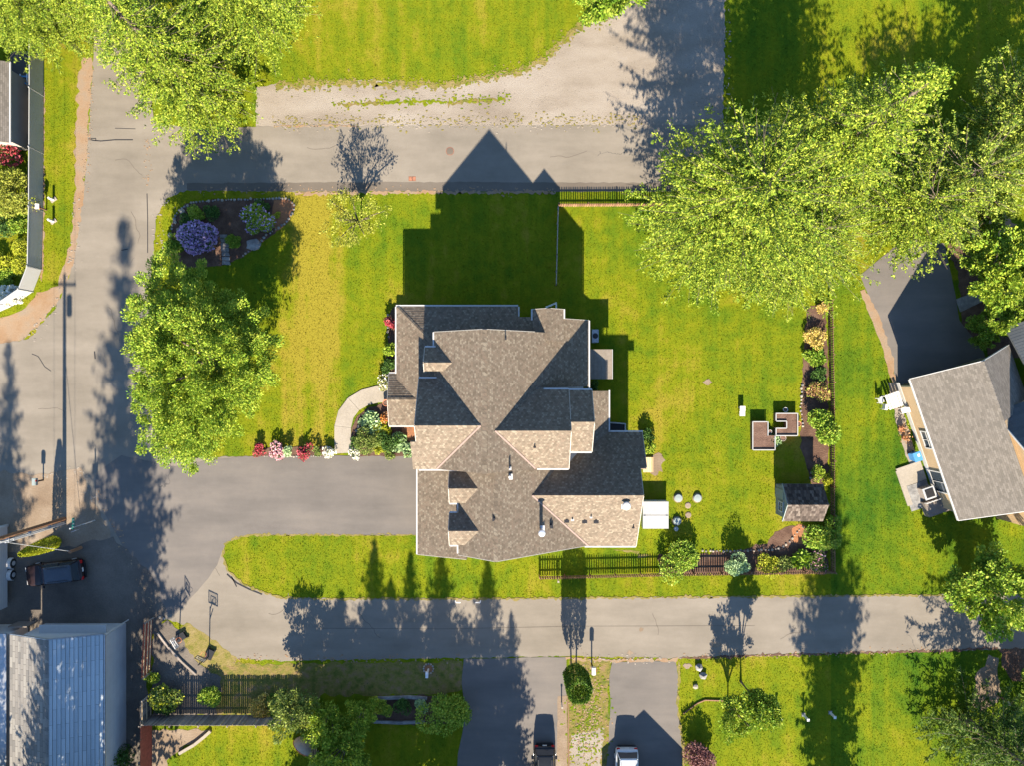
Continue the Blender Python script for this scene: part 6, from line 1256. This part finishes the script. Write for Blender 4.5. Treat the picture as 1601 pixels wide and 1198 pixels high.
# ------------------------------------------------------------------ vehicles (local +y = front)
def car(label, loc, rot, body, Lc=4.7, Wc=1.86, Hc=1.68, roofmat=None, cat='car', van=False, name='parked_car', bed=False):
    t = thing(name, label, cat, loc, rot); hw = Wc / 2; zb = .98 if not van else 1.05
    st_ = [(-Lc / 2, .86, .45, zb * .88), (-Lc / 2 + .12, .95, .30, zb * .98), (-Lc / 2 + .6, 1.0, .24, zb), (0, 1.0, .24, zb), (Lc / 2 - 1.35, 1.0, .24, zb * .99), (Lc / 2 - .5, .97, .25, zb * .90), (Lc / 2 - .12, .88, .32, zb * .80), (Lc / 2, .74, .45, zb * .66)]
    def ring(y, w, z0, z1): a = hw * w; return [(-a * .92, y, z0), (-a, y, z0 + .15), (-a, y, z1 - .22), (-a * .96, y, z1 - .05), (-a * .86, y, z1), (0, y, z1 + .035), (a * .86, y, z1), (a * .96, y, z1 - .05), (a, y, z1 - .22), (a, y, z0 + .15), (a * .92, y, z0)]
    def loft(rings, nm, mat, par=t):
        m_ = MB(); n = len(rings[0]); vs_ = [q for r_ in rings for q in r_]; fs_ = [(i * n + j, i * n + (j + 1) % n, (i + 1) * n + (j + 1) % n, (i + 1) * n + j) for i in range(len(rings) - 1) for j in range(n)]
        fs_ += [tuple(range(n)), tuple(range(len(vs_) - 1, len(vs_) - n - 1, -1))]; m_.add(vs_, fs_); return m_.build(nm, mat, par, True, True)
    loft([ring(*s_) for s_ in st_], 'body', body)
    yr, yf = -Lc / 2 + .18, Lc / 2 - (1.35 if not van else 1.05); rr, rf = yr + .28, yf - (.85 if not van else .95)
    if bed: yr = -.55; rr = yr + .3
    def cab(y, w, z): a = hw * w; return (a, y, z)
    base, top = hw * .90, hw * .74; z0, z1 = zb - .02, Hc - .06
    gm = MB(); gm.add([(-base, yr, z0), (base, yr, z0), (base, yf, z0), (-base, yf, z0), (-top, rr, z1), (top, rr, z1), (top * .97, rf, z1), (-top * .97, rf, z1)], [(4, 5, 6, 7), (0, 1, 5, 4), (1, 2, 6, 5), (2, 3, 7, 6), (3, 0, 4, 7)]); gm.build('glasshouse', 'glass', t, True)
    def rring(y, w, z): a = top * w; return [(-a, y, z - .05), (-a * .97, y, z), (-a * .8, y, z + .035), (0, y, z + .055), (a * .8, y, z + .035), (a * .97, y, z), (a, y, z - .05)]
    loft([rring(rr - .06, .96, z1 - .03), rring(rr + .1, 1.04, z1 + .005), rring((rr + rf) / 2, 1.06, z1 + .025), rring(rf - .1, 1.02, z1 + .005), rring(rf + .05, .95, z1 - .03)], 'roof', roofmat or body)
    for sx in (-1, 1):
        for (ya, za, yb, zb_) in ((yr, z0, rr, z1), (yf, z0, rf, z1), ((yr + yf) / 2 - .1, z0, (rr + rf) / 2 - .1, z1)):
            MB().bar((sx * base * 1.005, ya, za), (sx * top * 1.01, yb, zb_), .07, .05, (sx, 0, .3)).build('pillar', body, t, True)
        MB().box((sx * (hw + .1), yf - .25, zb + .04), (.2, .1, .14)).build('mirror', body, t, True)
        for y in (-Lc / 2 + .85, Lc / 2 - .9):
            wh = MB().tube((sx * (hw - .2), y, .34), (sx * (hw + .012), y, .34), .34, .34, 20).build('wheel', 'rubber', t, True); MB().tube((sx * (hw + .008), y, .34), (sx * (hw + .026), y, .34), .2, .2, 14).build('rim', 'galvanised', wh, True)
        MB().box((sx * hw * .76, -Lc / 2 + .03, .80), (.26, .12, .2)).build('tail_light', 'tail_red', t, True); MB().box((sx * hw * .62, Lc / 2 - .09, .66), (.34, .14, .13)).build('headlight', 'white_plastic', t, True)
        MB().bar((sx * top * .82, rr + .25, z1 + .09), (sx * top * .82, rf - .25, z1 + .09), .035, .035).build('roof_rail', 'black_paint', t, True)
    MB().box((0, -Lc / 2 - .01, .72), (.36, .03, .16)).build('number_plate', 'white_plastic', t, True); MB().box((0, -Lc / 2 - .0, .42), (Wc * .8, .14, .16)).build('rear_bumper', 'black_paint', t, True); MB().box((0, Lc / 2 - .03, .48), (Wc * .62, .08, .2)).build('grille', 'black_paint', t, True)
    if bed: MB().box((0, -Lc / 2 + .95, zb + .03), (Wc * .74, 1.5, .05)).build('tonneau', 'car_navy', t, True)
    MB().bar((-.3, -Lc / 2 + .2, zb + .1), (.3, -Lc / 2 + .33, zb + .2), .02, .02).build('wiper', 'black_paint', t, True)
    return t
x, y = G(851, 1160); car('black sport utility car parked tail to the lane', (x, y - 2.35, 0), R(180), 'car_black')
x, y = G(978, 1164); car('white minivan parked tail to the lane in the right hand drive', (x, y - 2.5, 0), R(180), 'car_white', 5.0, 1.96, 1.76, van=True, cat='van', name='parked_van')
x, y = G(84, 897, .8); car('dark maroon pickup with a navy hard top in the shade', (x, y, 0), R(97), 'car_maroon', 4.9, 1.86, 1.75, 'car_navy', cat='car')

# ------------------------------------------------------------------ grass tufts over the lawns in view
def grass():
    n = 420000; pts = np.stack([rng.uniform(-45.5, 45.5, n), rng.uniform(-34.2, 34.2, n)], 1); keep = np.ones(n, bool)
    for nm, ps in ZONES.items():
        for poly in ps:
            lo, hi = poly.min(0), poly.max(0); m_ = keep & (pts[:, 0] > lo[0]) & (pts[:, 0] < hi[0]) & (pts[:, 1] > lo[1]) & (pts[:, 1] < hi[1])
            idx = np.nonzero(m_)[0]
            if len(idx): keep[idx[inside(pts[idx], poly)]] = False
    blocks = [(-9, -6.2, .2, 5.9), (-5.5, -13, 5.8, 3.5), (5, -12.9, 9.7, -1), (-7.3, -13.6, -3.6, -6.3), (1.8, 3, 5.8, 5.3)]
    for a, b_, c_, d_ in blocks: keep &= ~((pts[:, 0] > a) & (pts[:, 0] < c_) & (pts[:, 1] > b_) & (pts[:, 1] < d_))
    pts = pts[keep]; n = len(pts); az = rng.uniform(0, 6.283, n); hgt = rng.uniform(.025, .07, n); wd = rng.uniform(.02, .05, n); ln = rng.uniform(-.05, .05, (n, 2))
    v = np.zeros((n, 3, 3)); dx = np.stack([np.cos(az), np.sin(az)], 1) * wd[:, None]
    v[:, 0, :2] = pts - dx; v[:, 1, :2] = pts + dx; v[:, 2, :2] = pts + ln; v[:, 2, 2] = hgt; v[:, :2, 2] = -.005
    o = link('grass', np_mesh('grass', v.reshape(-1, 3), 3), 'grass_blades'); tag(o, 'short tufts of lawn grass all over the gardens', 'grass', kind='stuff')
grass()
